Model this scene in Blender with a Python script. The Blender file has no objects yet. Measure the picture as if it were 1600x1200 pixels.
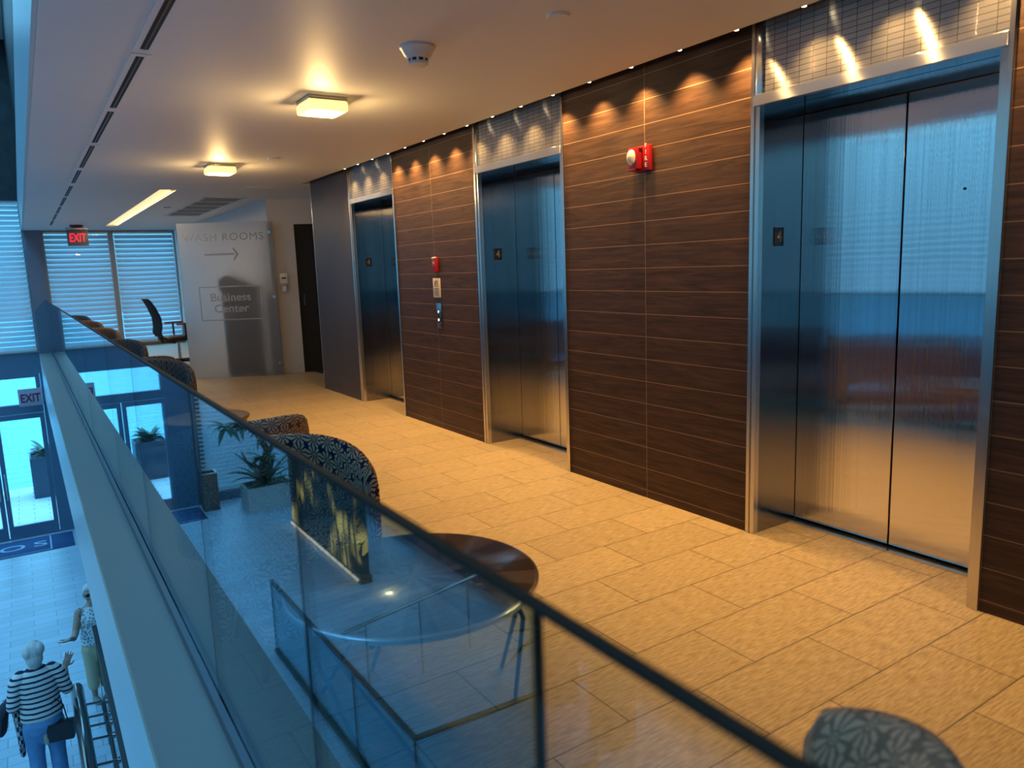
import bpy, bmesh, math, random
from math import sin, cos, pi, radians as R
from mathutils import Vector, Matrix
random.seed(7)
SC = bpy.context.scene
COL = SC.collection

# ------------------------------------------------------------------ helpers
class MB:
    """collects shapes and links them as one mesh object"""
    def __init__(s): s.bm = bmesh.new(); s.uv = None
    def face(s, vs):
        try: return s.bm.faces.new(vs)
        except ValueError: return None
    def box(s, x0, x1, y0, y1, z0, z1, M=None):
        c = [Vector((x, y, z)) for z in (z0, z1) for y in (y0, y1) for x in (x0, x1)]
        if M: c = [M @ p for p in c]
        v = [s.bm.verts.new(p) for p in c]
        for f in ((0, 2, 3, 1), (4, 5, 7, 6), (0, 1, 5, 4), (2, 6, 7, 3), (0, 4, 6, 2), (1, 3, 7, 5)):
            s.face([v[i] for i in f])
        return s
    def quad(s, a, b, c, d):
        s.face([s.bm.verts.new(Vector(p)) for p in (a, b, c, d)]); return s
    def prism(s, pts, h, M):
        """closed outline pts (2d) in the xy plane of M, extruded by h along its z"""
        lo = [s.bm.verts.new(M @ Vector((x, y, 0))) for x, y in pts]
        hi = [s.bm.verts.new(M @ Vector((x, y, h))) for x, y in pts]
        n = len(pts)
        s.face(lo[::-1]); s.face(hi)
        for i in range(n): s.face([lo[i], lo[(i + 1) % n], hi[(i + 1) % n], hi[i]])
        return s
    def rings(s, rs, closed=True, cap=True):
        """rs: list of lists of points, bridged in order"""
        vs = [[s.bm.verts.new(p) for p in r] for r in rs]
        n = len(vs[0])
        for a, b in zip(vs[:-1], vs[1:]):
            for i in range(n if closed else n - 1):
                s.face([a[i], a[(i + 1) % n], b[(i + 1) % n], b[i]])
        if cap and closed:
            s.face(vs[0][::-1]); s.face(vs[-1])
        return s
    def tube(s, pts, rad, n=10, round_end=False, ysc=1.0):
        pts = [Vector(p) for p in pts]
        if not hasattr(rad, '__len__'): rad = [rad] * len(pts)
        rad = list(rad)
        if round_end:
            d0 = (pts[0] - pts[1]).normalized(); d1 = (pts[-1] - pts[-2]).normalized()
            a = [(pts[0] + d0 * rad[0] * sin(t), rad[0] * cos(t)) for t in (1.45, 1.0, .5)]
            b = [(pts[-1] + d1 * rad[-1] * sin(t), rad[-1] * cos(t)) for t in (.5, 1.0, 1.45)]
            pts = [p for p, _ in a] + pts + [p for p, _ in b]
            rad = [r for _, r in a] + rad + [r for _, r in b]
        rs = []; up = None
        for i, p in enumerate(pts):
            d = (pts[min(i + 1, len(pts) - 1)] - pts[max(i - 1, 0)])
            d.normalize()
            if up is None:
                up = Vector((0, 0, 1)) if abs(d.z) < .9 else Vector((1, 0, 0))
            x = d.cross(up)
            if x.length < 1e-4: x = d.cross(Vector((0, 1, 0)))
            x.normalize(); y = x.cross(d); up = y
            rs.append([p + x * rad[i] * cos(2 * pi * k / n) + y * rad[i] * ysc * sin(2 * pi * k / n) for k in range(n)])
        return s.rings(rs)
    def lathe(s, prof, n=28, c=(0, 0, 0), sx=1, sy=1):
        return s.rings([[Vector((c[0] + r * sx * cos(2 * pi * k / n), c[1] + r * sy * sin(2 * pi * k / n), c[2] + z)) for k in range(n)] for r, z in prof])
    def ell(s, c, r, M=None, n=14, m=9):
        rs = []
        for j in range(m):
            t = -pi / 2 + .06 + (pi - .12) * j / (m - 1)
            ring = [Vector((r[0] * cos(t) * cos(2 * pi * k / n), r[1] * cos(t) * sin(2 * pi * k / n), r[2] * sin(t))) for k in range(n)]
            if M: ring = [M @ p for p in ring]
            rs.append([p + Vector(c) for p in ring])
        return s.rings(rs)
    def build(s, name, mat, parent=None, bevel=0, seg=2, smooth=None, remesh=0, sm_it=0, loc=None, uvf=None):
        bm = s.bm
        bmesh.ops.recalc_face_normals(bm, faces=bm.faces[:])
        if bevel:
            bmesh.ops.bevel(bm, geom=bm.edges[:], offset=bevel, segments=seg, profile=.5, affect='EDGES', clamp_overlap=True)
        if uvf:
            ul = bm.loops.layers.uv.new('UVMap')
            for f in bm.faces:
                for l in f.loops: l[ul].uv = uvf(l.vert.co, f)
        me = bpy.data.meshes.new(name); bm.to_mesh(me); bm.free()
        o = bpy.data.objects.new(name, me); COL.objects.link(o)
        if remesh:
            md = o.modifiers.new('r', 'REMESH'); md.mode = 'VOXEL'; md.voxel_size = remesh
            if sm_it:
                ms = o.modifiers.new('s', 'SMOOTH'); ms.iterations = sm_it; ms.factor = .5
            dg = bpy.context.evaluated_depsgraph_get(); dg.update()
            me2 = bpy.data.meshes.new_from_object(o.evaluated_get(dg))
            o.modifiers.clear(); o.data = me2; me2.name = name; me = me2; smooth = 180
        if smooth is None: smooth = 35
        if smooth:
            me.polygons.foreach_set('use_smooth', [True] * len(me.polygons))
            if smooth < 180: me.set_sharp_from_angle(angle=R(smooth))
        me.materials.clear(); me.materials.append(mat)
        if parent is not None: o.parent = parent
        if loc is not None: o.location = loc
        return o

def tag(o, label=None, cat=None, group=None, kind=None):
    if label: o['label'] = label
    if cat: o['category'] = cat
    if group: o['group'] = group
    if kind: o['kind'] = kind
    return o
def thing(name, label, cat, loc=(0, 0, 0), rz=0, group=None):
    o = bpy.data.objects.new(name, None); COL.objects.link(o)
    o.location = loc; o.rotation_euler = (0, 0, rz); o.empty_display_size = .1
    return tag(o, label, cat, group)
def copy_thing(o, loc, rz=None, label=None):
    kids = [k for k in bpy.data.objects if k.parent == o]
    c = o.copy(); COL.objects.link(c); c.location = loc
    if rz is not None: c.rotation_euler = (0, 0, rz)
    if label: c['label'] = label
    for k in kids:
        d = k.copy(); COL.objects.link(d); d.parent = c
        for g in [g for g in bpy.data.objects if g.parent == k]:
            e = g.copy(); COL.objects.link(e); e.parent = d
    return c
def struct(o): o['kind'] = 'structure'; return o
def text(name, body, size, mat, parent, M, depth=.001, sx=1.0, space=1.0, bold=0):
    cu = bpy.data.curves.new(name, 'FONT'); cu.body = body; cu.size = size; cu.extrude = depth
    cu.align_x = 'CENTER'; cu.align_y = 'CENTER'; cu.space_character = space; cu.offset = bold
    t = bpy.data.objects.new(name, cu); COL.objects.link(t)
    dg = bpy.context.evaluated_depsgraph_get(); dg.update()
    me = bpy.data.meshes.new_from_object(t.evaluated_get(dg))
    bpy.data.objects.remove(t); bpy.data.curves.remove(cu)
    me.transform(M @ Matrix.Diagonal((sx, 1, 1, 1)))
    me.materials.clear(); me.materials.append(mat)
    o = bpy.data.objects.new(name, me); COL.objects.link(o)
    if parent is not None: o.parent = parent
    return o
FACE_S = Matrix.Rotation(R(90), 4, 'X')                       # text plane facing -y
FACE_W = Matrix.Rotation(R(-90), 4, 'Z') @ FACE_S             # facing -x
def T(x, y, z): return Matrix.Translation((x, y, z))

# ------------------------------------------------------------------ materials
def new_mat(name):
    m = bpy.data.materials.new(name); m.use_nodes = True
    nt = m.node_tree; b = nt.nodes['Principled BSDF']
    return m, nt, b
def N(nt, t, **kw):
    n = nt.nodes.new(t)
    for k, v in kw.items():
        if k.startswith('i_'):
            n.inputs[int(k[2:]) if k[2:].isdigit() else k[2:].replace('_', ' ')].default_value = v
        else: setattr(n, k, v)
    return n
def L(nt, a, b): nt.links.new(a, b)
def math_(nt, op, a, b=None, c=None):
    n = nt.nodes.new('ShaderNodeMath'); n.operation = op
    for i, v in enumerate((a, b, c)):
        if v is None: continue
        if isinstance(v, (int, float)): n.inputs[i].default_value = v
        else: L(nt, v, n.inputs[i])
    return n.outputs[0]
def mixc(nt, f, a, b):
    n = nt.nodes.new('ShaderNodeMix'); n.data_type = 'RGBA'
    for i, v in ((0, f), (6, a), (7, b)):
        if isinstance(v, (int, float)): n.inputs[i].default_value = v
        elif isinstance(v, tuple): n.inputs[i].default_value = v
        else: L(nt, v, n.inputs[i])
    return n.outputs[2]
def c4(c): return (c[0], c[1], c[2], 1)
def coords(nt, scale=(1, 1, 1), loc=(0, 0, 0), kind='Object'):
    t = nt.nodes.new('ShaderNodeTexCoord'); mp = nt.nodes.new('ShaderNodeMapping')
    mp.inputs['Scale'].default_value = scale; mp.inputs['Location'].default_value = loc
    L(nt, t.outputs[kind], mp.inputs[0]); return mp.outputs[0]
def plain(name, col, rough=.5, metal=0, spec=.5, var=.08, scale=12, bump=0, emis=None, estr=0):
    m, nt, b = new_mat(name)
    no = N(nt, 'ShaderNodeTexNoise', i_Scale=scale, i_Detail=3.0); L(nt, coords(nt), no.inputs['Vector'])
    lo = tuple(max(0, x * (1 - var)) for x in col); hi = tuple(min(1, x * (1 + var)) for x in col)
    L(nt, mixc(nt, no.outputs[0], c4(lo), c4(hi)), b.inputs['Base Color'])
    b.inputs['Roughness'].default_value = rough; b.inputs['Metallic'].default_value = metal
    b.inputs['Specular IOR Level'].default_value = spec
    if bump:
        bp = N(nt, 'ShaderNodeBump', i_Strength=bump, i_Distance=.01); L(nt, no.outputs[0], bp.inputs['Height']); L(nt, bp.outputs[0], b.inputs['Normal'])
    if emis:
        b.inputs['Emission Color'].default_value = c4(emis); b.inputs['Emission Strength'].default_value = estr
    return m
def swap_yz(nt, src, order):
    s = nt.nodes.new('ShaderNodeSeparateXYZ'); c = nt.nodes.new('ShaderNodeCombineXYZ'); L(nt, src, s.inputs[0])
    for i, k in enumerate(order): L(nt, s.outputs[k], c.inputs[i])
    return c.outputs[0]

def tile_mat(name, base, dark, w, h, off, mortar, mcol, rough=.42, grain=(4.5, 40, 1)):
    m, nt, b = new_mat(name)
    br = N(nt, 'ShaderNodeTexBrick', offset=.5, offset_frequency=2, squash=1.0)
    L(nt, coords(nt, loc=off), br.inputs['Vector'])
    for k, v in (('Color1', c4(base)), ('Color2', c4(tuple(x * .86 for x in base))), ('Mortar', c4(mcol))): br.inputs[k].default_value = v
    for k, v in (('Scale', 1.0), ('Mortar Size', mortar), ('Mortar Smooth', .1), ('Bias', 0), ('Brick Width', w), ('Row Height', h)): br.inputs[k].default_value = v
    no = N(nt, 'ShaderNodeTexNoise', i_Scale=3.5, i_Detail=9.0, i_Roughness=.68); L(nt, coords(nt, scale=grain), no.inputs['Vector'])
    r = N(nt, 'ShaderNodeValToRGB'); r.color_ramp.elements[0].position = .34; r.color_ramp.elements[1].position = .62
    r.color_ramp.elements[0].color = c4(dark); r.color_ramp.elements[1].color = (1, 1, 1, 1); L(nt, no.outputs[0], r.inputs[0])
    mx = nt.nodes.new('ShaderNodeMix'); mx.data_type = 'RGBA'; mx.blend_type = 'MULTIPLY'; mx.inputs[0].default_value = .75
    L(nt, br.outputs['Color'], mx.inputs[6]); L(nt, r.outputs[0], mx.inputs[7]); L(nt, mx.outputs[2], b.inputs['Base Color'])
    b.inputs['Roughness'].default_value = rough
    hgt = math_(nt, 'MULTIPLY_ADD', no.outputs[0], .25, math_(nt, 'SUBTRACT', 1.0, br.outputs['Fac']))
    bp = N(nt, 'ShaderNodeBump', i_Strength=.35, i_Distance=.004); L(nt, hgt, bp.inputs['Height']); L(nt, bp.outputs[0], b.inputs['Normal'])
    return m

def steel_mat(name, col=(.60, .58, .55), rough=.17, wav=.0, brush=(1, 1, 60), aniso=0, rot=0, jit=0):
    m, nt, b = new_mat(name)
    if jit:                                   # fine vertical brush lines: the normal varies sideways from line to line
        ge = N(nt, 'ShaderNodeNewGeometry'); tc = N(nt, 'ShaderNodeTexCoord'); sp = N(nt, 'ShaderNodeSeparateXYZ'); L(nt, tc.outputs['Object'], sp.inputs[0])
        q = math_(nt, 'FLOOR', math_(nt, 'MULTIPLY', math_(nt, 'ADD', sp.outputs[0], sp.outputs[1]), 9000.0))
        w1 = N(nt, 'ShaderNodeTexWhiteNoise', noise_dimensions='1D'); L(nt, q, w1.inputs['W'])
        w2 = N(nt, 'ShaderNodeTexWhiteNoise', noise_dimensions='1D'); L(nt, math_(nt, 'ADD', q, .37), w2.inputs['W'])
        a = math_(nt, 'MULTIPLY', math_(nt, 'SUBTRACT', math_(nt, 'ADD', w1.outputs['Value'], w2.outputs['Value']), 1.0), jit)
        cr = N(nt, 'ShaderNodeVectorMath', operation='CROSS_PRODUCT'); L(nt, ge.outputs['Normal'], cr.inputs[0]); cr.inputs[1].default_value = (0, 0, 1)
        sc = N(nt, 'ShaderNodeVectorMath', operation='SCALE'); L(nt, cr.outputs[0], sc.inputs[0]); L(nt, a, sc.inputs['Scale'])
        ad = N(nt, 'ShaderNodeVectorMath', operation='ADD'); L(nt, sc.outputs[0], ad.inputs[0])
        if wav:
            n2 = N(nt, 'ShaderNodeTexNoise', i_Scale=2.2, i_Detail=1.0); L(nt, coords(nt, scale=(1, 1.2, 1.0)), n2.inputs['Vector'])
            bp = N(nt, 'ShaderNodeBump', i_Strength=wav, i_Distance=.005); L(nt, n2.outputs[0], bp.inputs['Height']); L(nt, bp.outputs[0], ad.inputs[1])
        else: L(nt, ge.outputs['Normal'], ad.inputs[1])
        no = N(nt, 'ShaderNodeVectorMath', operation='NORMALIZE'); L(nt, ad.outputs[0], no.inputs[0]); L(nt, no.outputs[0], b.inputs['Normal']); wav = 0
    if aniso:
        tg = N(nt, 'ShaderNodeTangent', direction_type='RADIAL', axis='Z'); L(nt, tg.outputs[0], b.inputs['Tangent'])
        b.inputs['Anisotropic'].default_value = aniso; b.inputs['Anisotropic Rotation'].default_value = rot
    b.inputs['Metallic'].default_value = 1; b.inputs['Base Color'].default_value = c4(col)
    no = N(nt, 'ShaderNodeTexNoise', i_Scale=6.0, i_Detail=6.0); L(nt, coords(nt, scale=brush), no.inputs['Vector'])
    L(nt, math_(nt, 'MULTIPLY_ADD', no.outputs[0], .04, rough - .02), b.inputs['Roughness'])
    if wav:
        n2 = N(nt, 'ShaderNodeTexNoise', i_Scale=2.2, i_Detail=1.0); L(nt, coords(nt, scale=(1, 1.2, 1.0)), n2.inputs['Vector'])
        bp = N(nt, 'ShaderNodeBump', i_Strength=wav, i_Distance=.005); L(nt, n2.outputs[0], bp.inputs['Height']); L(nt, bp.outputs[0], b.inputs['Normal'])
    return m

def wood_mat(name, planks=True):
    m, nt, b = new_mat(name)
    yz = swap_yz(nt, coords(nt), (1, 2, 0))
    br = N(nt, 'ShaderNodeTexBrick', offset=0.0, offset_frequency=2); L(nt, yz, br.inputs['Vector'])
    for k, v in (('Color1', (.0, .0, .0, 1)), ('Color2', (1, 1, 1, 1)), ('Mortar', (.5, .5, .5, 1))): br.inputs[k].default_value = v
    for k, v in (('Scale', 1.0), ('Mortar Size', .0016), ('Mortar Smooth', .0), ('Bias', 0), ('Brick Width', .7365), ('Row Height', .1313)): br.inputs[k].default_value = v
    mp = N(nt, 'ShaderNodeMapping'); mp.inputs['Scale'].default_value = (1.6, 22, 1); L(nt, yz, mp.inputs[0])
    add = N(nt, 'ShaderNodeVectorMath', operation='MULTIPLY_ADD'); add.inputs[1].default_value = (7, 3, 5)
    L(nt, br.outputs['Color'], add.inputs[0]); L(nt, mp.outputs[0], add.inputs[2])
    no = N(nt, 'ShaderNodeTexNoise', i_Scale=1.6, i_Detail=8.0, i_Roughness=.62, i_Distortion=1.2); L(nt, add.outputs[0], no.inputs['Vector'])
    r = N(nt, 'ShaderNodeValToRGB'); e = r.color_ramp.elements
    e[0].position = .3; e[0].color = (.026, .013, .008, 1); e[1].position = .72; e[1].color = (.092, .046, .025, 1)
    L(nt, no.outputs[0], r.inputs[0])
    col = r.outputs[0]
    if planks: col = mixc(nt, br.outputs['Fac'], r.outputs[0], (.30, .18, .10, 1))
    L(nt, col, b.inputs['Base Color'])
    b.inputs['Roughness'].default_value = .45; b.inputs['Specular IOR Level'].default_value = .25
    bp = N(nt, 'ShaderNodeBump', i_Strength=.12, i_Distance=.004); L(nt, no.outputs[0], bp.inputs['Height']); L(nt, bp.outputs[0], b.inputs['Normal'])
    return m

def glass_mat(name, tint, f0=.045, tgain=1.0):
    """architectural glass: straight-through transmission plus mirror reflection growing towards grazing"""
    m, nt, b = new_mat(name); nt.nodes.remove(b)
    out = nt.nodes['Material Output']
    tr = N(nt, 'ShaderNodeBsdfTransparent'); tr.inputs[0].default_value = c4(tint)
    gl = N(nt, 'ShaderNodeBsdfGlossy'); gl.inputs['Roughness'].default_value = 0.0; gl.inputs[0].default_value = (.97, .99, 1, 1)
    lw = N(nt, 'ShaderNodeLayerWeight'); lw.inputs[0].default_value = .5
    p = math_(nt, 'POWER', lw.outputs['Facing'], 5.0)
    f = math_(nt, 'MULTIPLY_ADD', p, (1 - f0) * tgain, f0)
    mx = N(nt, 'ShaderNodeMixShader'); L(nt, f, mx.inputs[0]); L(nt, tr.outputs[0], mx.inputs[1]); L(nt, gl.outputs[0], mx.inputs[2])
    L(nt, mx.outputs[0], out.inputs[0]); return m

def flower_mat(name, base, ink, scale=.075):
    m, nt, b = new_mat(name)
    uv = coords(nt, scale=(1 / scale, 1 / scale, 1), kind='UV')
    vo = N(nt, 'ShaderNodeTexVoronoi', voronoi_dimensions='2D', i_Scale=1.0, i_Randomness=.18); L(nt, uv, vo.inputs['Vector'])
    sb = N(nt, 'ShaderNodeVectorMath', operation='SUBTRACT'); L(nt, uv, sb.inputs[0]); L(nt, vo.outputs['Position'], sb.inputs[1])
    sp = N(nt, 'ShaderNodeSeparateXYZ'); L(nt, sb.outputs[0], sp.inputs[0])
    ang = math_(nt, 'ARCTAN2', sp.outputs[1], sp.outputs[0]); d = vo.outputs['Distance']
    pet = math_(nt, 'ABSOLUTE', math_(nt, 'SINE', math_(nt, 'MULTIPLY', ang, 5.0)))
    line = math_(nt, 'LESS_THAN', pet, math_(nt, 'MULTIPLY_ADD', d, -.35, .74))
    tip = math_(nt, 'GREATER_THAN', math_(nt, 'MULTIPLY_ADD', pet, -.1, d), .46)
    core = math_(nt, 'LESS_THAN', d, .19); ring = math_(nt, 'COMPARE', d, .11, .022); eye = math_(nt, 'LESS_THAN', d, .045)
    ink1 = math_(nt, 'MAXIMUM', math_(nt, 'MAXIMUM', line, tip), core)
    ink2 = math_(nt, 'SUBTRACT', ink1, math_(nt, 'MAXIMUM', ring, eye)); 
    ink3 = math_(nt, 'MAXIMUM', ink2, 0.0)
    L(nt, mixc(nt, ink3, c4(base), c4(ink)), b.inputs['Base Color'])
    b.inputs['Roughness'].default_value = .85; b.inputs['Specular IOR Level'].default_value = .2
    no = N(nt, 'ShaderNodeTexNoise', i_Scale=260.0); L(nt, coords(nt), no.inputs['Vector'])
    bp = N(nt, 'ShaderNodeBump', i_Strength=.25, i_Distance=.002); L(nt, no.outputs[0], bp.inputs['Height']); L(nt, bp.outputs[0], b.inputs['Normal'])
    return m

def emit_mat(name, col, s, base=None):
    m, nt, b = new_mat(name)
    b.inputs['Base Color'].default_value = c4(base or col); b.inputs['Emission Color'].default_value = c4(col); b.inputs['Emission Strength'].default_value = s
    b.inputs['Roughness'].default_value = .3
    return m

WARM = (1.0, .60, .22)
ROWY = .2895
floor_m = tile_mat('stone tile floor', (.58, .44, .25), (.34, .27, .20), .585, ROWY, (-2.295 + 10.5 * .585, -1.30 + 20 * ROWY, 0), .0022, (.10, .075, .05))
lobby_m = tile_mat('pale lobby tile', (.50, .60, .68), (.75, .78, .8), .6, .2, (10, 10, 0), .003, (.12, .14, .16), rough=.35)
ceil_m = plain('white ceiling plaster', (.74, .74, .73), .55, var=.02, scale=2)
white_m = plain('white painted wall', (.66, .64, .61), .6, var=.03)
fascia_m = plain('satin fascia paint', (.58, .63, .66), .35, var=.03, scale=3)
ledge_m = plain('grey ledge paint', (.165, .145, .13), .4, var=.06, scale=3)
gap_m = plain('black shadow gap', (.012, .010, .010), .7)
wood_m = wood_mat('dark oak planks'); woodplain_m = plain('plain dark laminate', (.055, .045, .042), .45, var=.15, scale=5)
steel_m = steel_mat('brushed stainless steel', (.30, .29, .285), .07, jit=.19); door_steel_m = steel_mat('brushed door steel', (.76, .76, .76), .036, wav=.10, brush=(60, 60, 1), jit=.19)
trim_steel_m = steel_mat('polished edge steel', (.66, .64, .60), .22)
header_m = steel_mat('brushed header steel', (.66, .64, .61), .22, aniso=1.0, rot=.25)
header_m.node_tree.nodes['Principled BSDF'].inputs['Metallic'].default_value = .93
black_m = plain('black plastic', (.012, .012, .014), .4)
blackmetal_m = plain('black painted metal', (.02, .02, .022), .35)
red_m = plain('red plastic', (.33, .008, .014), .35)
whitep_m = plain('white plastic', (.72, .72, .70), .35)
gold_m = plain('pale gold lettering', (.62, .50, .32), .4)
mullion_m = plain('grey anodised frame', (.13, .17, .24), .4, metal=0)
frameblue_m = plain('blue grey frame', (.10, .17, .26), .45)
darkstone_m = plain('dark stone cladding', (.03, .035, .04), .5, var=.8, scale=5, bump=.4)
navy_m = plain('navy mat pile', (.02, .06, .16), .9, var=.25, scale=40)
pale_m = plain('pale mat lettering', (.35, .45, .55), .8)
pave_m = tile_mat('outdoor paving', (.62, .62, .60), (.8, .8, .8), .6, .2, (0, 0, 0), .006, (.10, .12, .14), rough=.6)
shell_m = flower_mat('flower fabric dark', (.56, .38, .23), (.012, .013, .045), .066)
nearchair_m = flower_mat('flower fabric grey', (.80, .50, .30), (.34, .22, .14), .075)
dusk_m = flower_mat('flower fabric charcoal', (.17, .15, .14), (.018, .018, .026), .05)
rust_m = flower_mat('flower fabric rust', (.30, .16, .085), (.05, .025, .02), .05)
cream_m = flower_mat('flower fabric beige', (.46, .38, .29), (.10, .075, .06), .06)
pane_left_m = glass_mat('blue tinted glass', (.57, .72, .78), .05)
pane_right_m = glass_mat('clear glass', (.93, .95, .94), .03)
guard_m = glass_mat('guard glass', (.62, .82, .88), .05)
wpane_m = glass_mat('window glass', (.92, .97, .98), .03, .6)
edge_m = plain('dark bronze glass edge', (.032, .018, .011), .6, spec=.1)

def slat_material():
    m, nt, b = new_mat('white louvre slats'); nt.nodes.remove(b)
    d = N(nt, 'ShaderNodeBsdfDiffuse'); d.inputs[0].default_value = (.72, .76, .78, 1)
    t = N(nt, 'ShaderNodeBsdfTranslucent'); t.inputs[0].default_value = (.60, .68, .72, 1)
    mx = N(nt, 'ShaderNodeMixShader'); mx.inputs[0].default_value = .42
    L(nt, d.outputs[0], mx.inputs[1]); L(nt, t.outputs[0], mx.inputs[2]); L(nt, mx.outputs[0], nt.nodes['Material Output'].inputs[0])
    return m
slat_m = slat_material()

def frost_material():
    m, nt, b = new_mat('frosted glass')
    b.inputs['Base Color'].default_value = (.80, .82, .84, 1); b.inputs['Roughness'].default_value = .45
    b.inputs['Transmission Weight'].default_value = .84; b.inputs['IOR'].default_value = 1.3
    b.inputs['Specular IOR Level'].default_value = .5
    return m
frost_m = frost_material()
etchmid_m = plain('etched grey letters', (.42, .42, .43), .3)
etchdark_m = plain('etched dark grey letters', (.30, .30, .31), .3)  # darker grey so the letters read against the pane
etch_m = plain('clear etched letters', (.93, .93, .93), .25)

def veneer_material():
    m, nt, b = new_mat('sunburst walnut veneer')
    t = N(nt, 'ShaderNodeTexCoord'); sp = N(nt, 'ShaderNodeSeparateXYZ'); L(nt, t.outputs['Object'], sp.inputs[0])
    a = math_(nt, 'ARCTAN2', sp.outputs[1], sp.outputs[0])
    k = math_(nt, 'FLOOR', math_(nt, 'MULTIPLY', a, 24 / (2 * pi)))
    wn = N(nt, 'ShaderNodeTexWhiteNoise', noise_dimensions='1D'); L(nt, k, wn.inputs['W'])
    par = math_(nt, 'ABSOLUTE', math_(nt, 'MODULO', k, 2.0))
    f = math_(nt, 'MULTIPLY_ADD', wn.outputs['Value'], .35, math_(nt, 'MULTIPLY', par, .65))
    L(nt, mixc(nt, f, (.06, .032, .018, 1), (.22, .13, .075, 1)), b.inputs['Base Color'])
    b.inputs['Roughness'].default_value = .2; b.inputs['Coat Weight'].default_value = .45; b.inputs['Coat Roughness'].default_value = .03
    return m
veneer_m = veneer_material()

def mosaic_material():
    m, nt, b = new_mat('stainless mosaic tiles')
    yz = swap_yz(nt, coords(nt), (1, 2, 0))
    br = N(nt, 'ShaderNodeTexBrick', offset=0.0); L(nt, yz, br.inputs['Vector'])
    for k, v in (('Color1', (.56, .53, .49, 1)), ('Color2', (.44, .42, .40, 1)), ('Mortar', (.12, .10, .08, 1))): br.inputs[k].default_value = v
    for k, v in (('Scale', 1.0), ('Mortar Size', .0013), ('Mortar Smooth', .2), ('Bias', 0), ('Brick Width', .0675), ('Row Height', .0235)): br.inputs[k].default_value = v
    L(nt, br.outputs['Color'], b.inputs['Base Color']); b.inputs['Metallic'].default_value = .90
    b.inputs['Roughness'].default_value = .24; b.inputs['Anisotropic'].default_value = 1.0; b.inputs['Anisotropic Rotation'].default_value = .25
    tg = N(nt, 'ShaderNodeTangent', direction_type='RADIAL', axis='Z'); L(nt, tg.outputs[0], b.inputs['Tangent'])
    h = math_(nt, 'SUBTRACT', 1.0, br.outputs['Fac'])
    bp = N(nt, 'ShaderNodeBump', i_Strength=.4, i_Distance=.004); L(nt, h, bp.inputs['Height']); L(nt, bp.outputs[0], b.inputs['Normal'])
    return m
mosaic_m = mosaic_material()

# ------------------------------------------------------------------ key dimensions (metres; mezzanine floor z = 0)
ZC, ZT, LOB, YF = 1.395, 2.432, -3.75, 17.8
XW, XG, XE, XL = 3.0, .40, .178, -4.9

# ------------------------------------------------------------------ setting
fl = struct(MB().box(XE, 3.42, -9.0, YF, -.06, 0).build('floor', floor_m, smooth=0))
slab = struct(MB().box(XE, 3.9, -9.0, YF, -.93, -.061).build('trim_1', fascia_m, smooth=0))
ledge = struct(MB().box(XE, XG - .03, -9.0, YF - .02, -.0, .006).build('trim_2', ledge_m, smooth=0))
fb = MB()
for x0, x1, y0, y1 in ((XL - .2, -3.6, -9, YF), (-3.6, -1.75, 5.35, YF), (-3.6, -1.75, -9, 2.8), (-1.75, 4.0, -9, YF)):
    fb.box(x0, x1, y0, y1, LOB - .15, LOB)
struct(fb.build('floor_lobby', lobby_m, smooth=0))
# ceiling with openings for the light trough and the return air grille
cb = MB()
CX0, CX1 = XE, 2.885
def ceil_rects(holes):
    ys = sorted({-9.0, YF} | {v for h in holes for v in h[2:4]})
    for a, b in zip(ys[:-1], ys[1:]):
        cuts = sorted((h[0], h[1]) for h in holes if h[2] <= a and h[3] >= b)
        x = CX0
        for c0, c1 in cuts:
            cb.box(x, c0, a, b, ZT, ZT + .12); x = c1
        cb.box(x, CX1 if b <= 8.86 else 3.95, a, b, ZT, ZT + .12)
holes = [(1.505, 1.69, 9.76, 16.36), (2.13, 2.69, 10.51, 13.70)]
ceil_rects(holes + [(CX1, CX1, 8.85, 8.85)])
struct(cb.build('ceiling', ceil_m, smooth=0))
struct(MB().box(CX1, 3.9, -9.0, 8.85, ZT + .10, ZT + .12).build('ceiling_slot', gap_m, smooth=0))
struct(MB().box(XE - .02, XE - .001, -9.0, YF, ZT, 3.05).build('trim_3', fascia_m, smooth=0))
struct(MB().box(XE, 3.9, -9.0, YF, 3.0, 3.06).build('ceiling_deck', gap_m, smooth=0))
# storey above, seen as dark stone
struct(MB().box(XL, XE + .1, YF, YF + .2, 3.0, 6.2).build('wall_far', darkstone_m, smooth=0))
struct(MB().box(XE + .1, XE + .3, -9.0, YF, 3.06, 6.2).build('wall_upper', darkstone_m, smooth=0))
struct(MB().box(XL - .2, 4.0, -9.2, -9.0, LOB, 6.2).build('wall_back', gap_m, smooth=0))  # unseen end wall; its black colour stands in for the unlit lobby
sk = MB(); sk.box(XL - .2, -2.2, -9, YF + .2, 6.0, 6.2); sk.box(-.3, XE + .3, -9, YF + .2, 6.0, 6.2)  # unseen roof, added; its skylight opening is shaped to light the lobby
for y in (-9, -3, 2.2, 7.4, 12.6, 17.4): sk.box(-2.2, -.3, y, y + .6, 6.0, 6.2)
struct(sk.build('ceiling_added_skylight', white_m, smooth=0))
struct(MB().box(3.9, 4.1, -9.2, YF + .2, LOB, 3.2).build('wall_outer', white_m, smooth=0))

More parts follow.
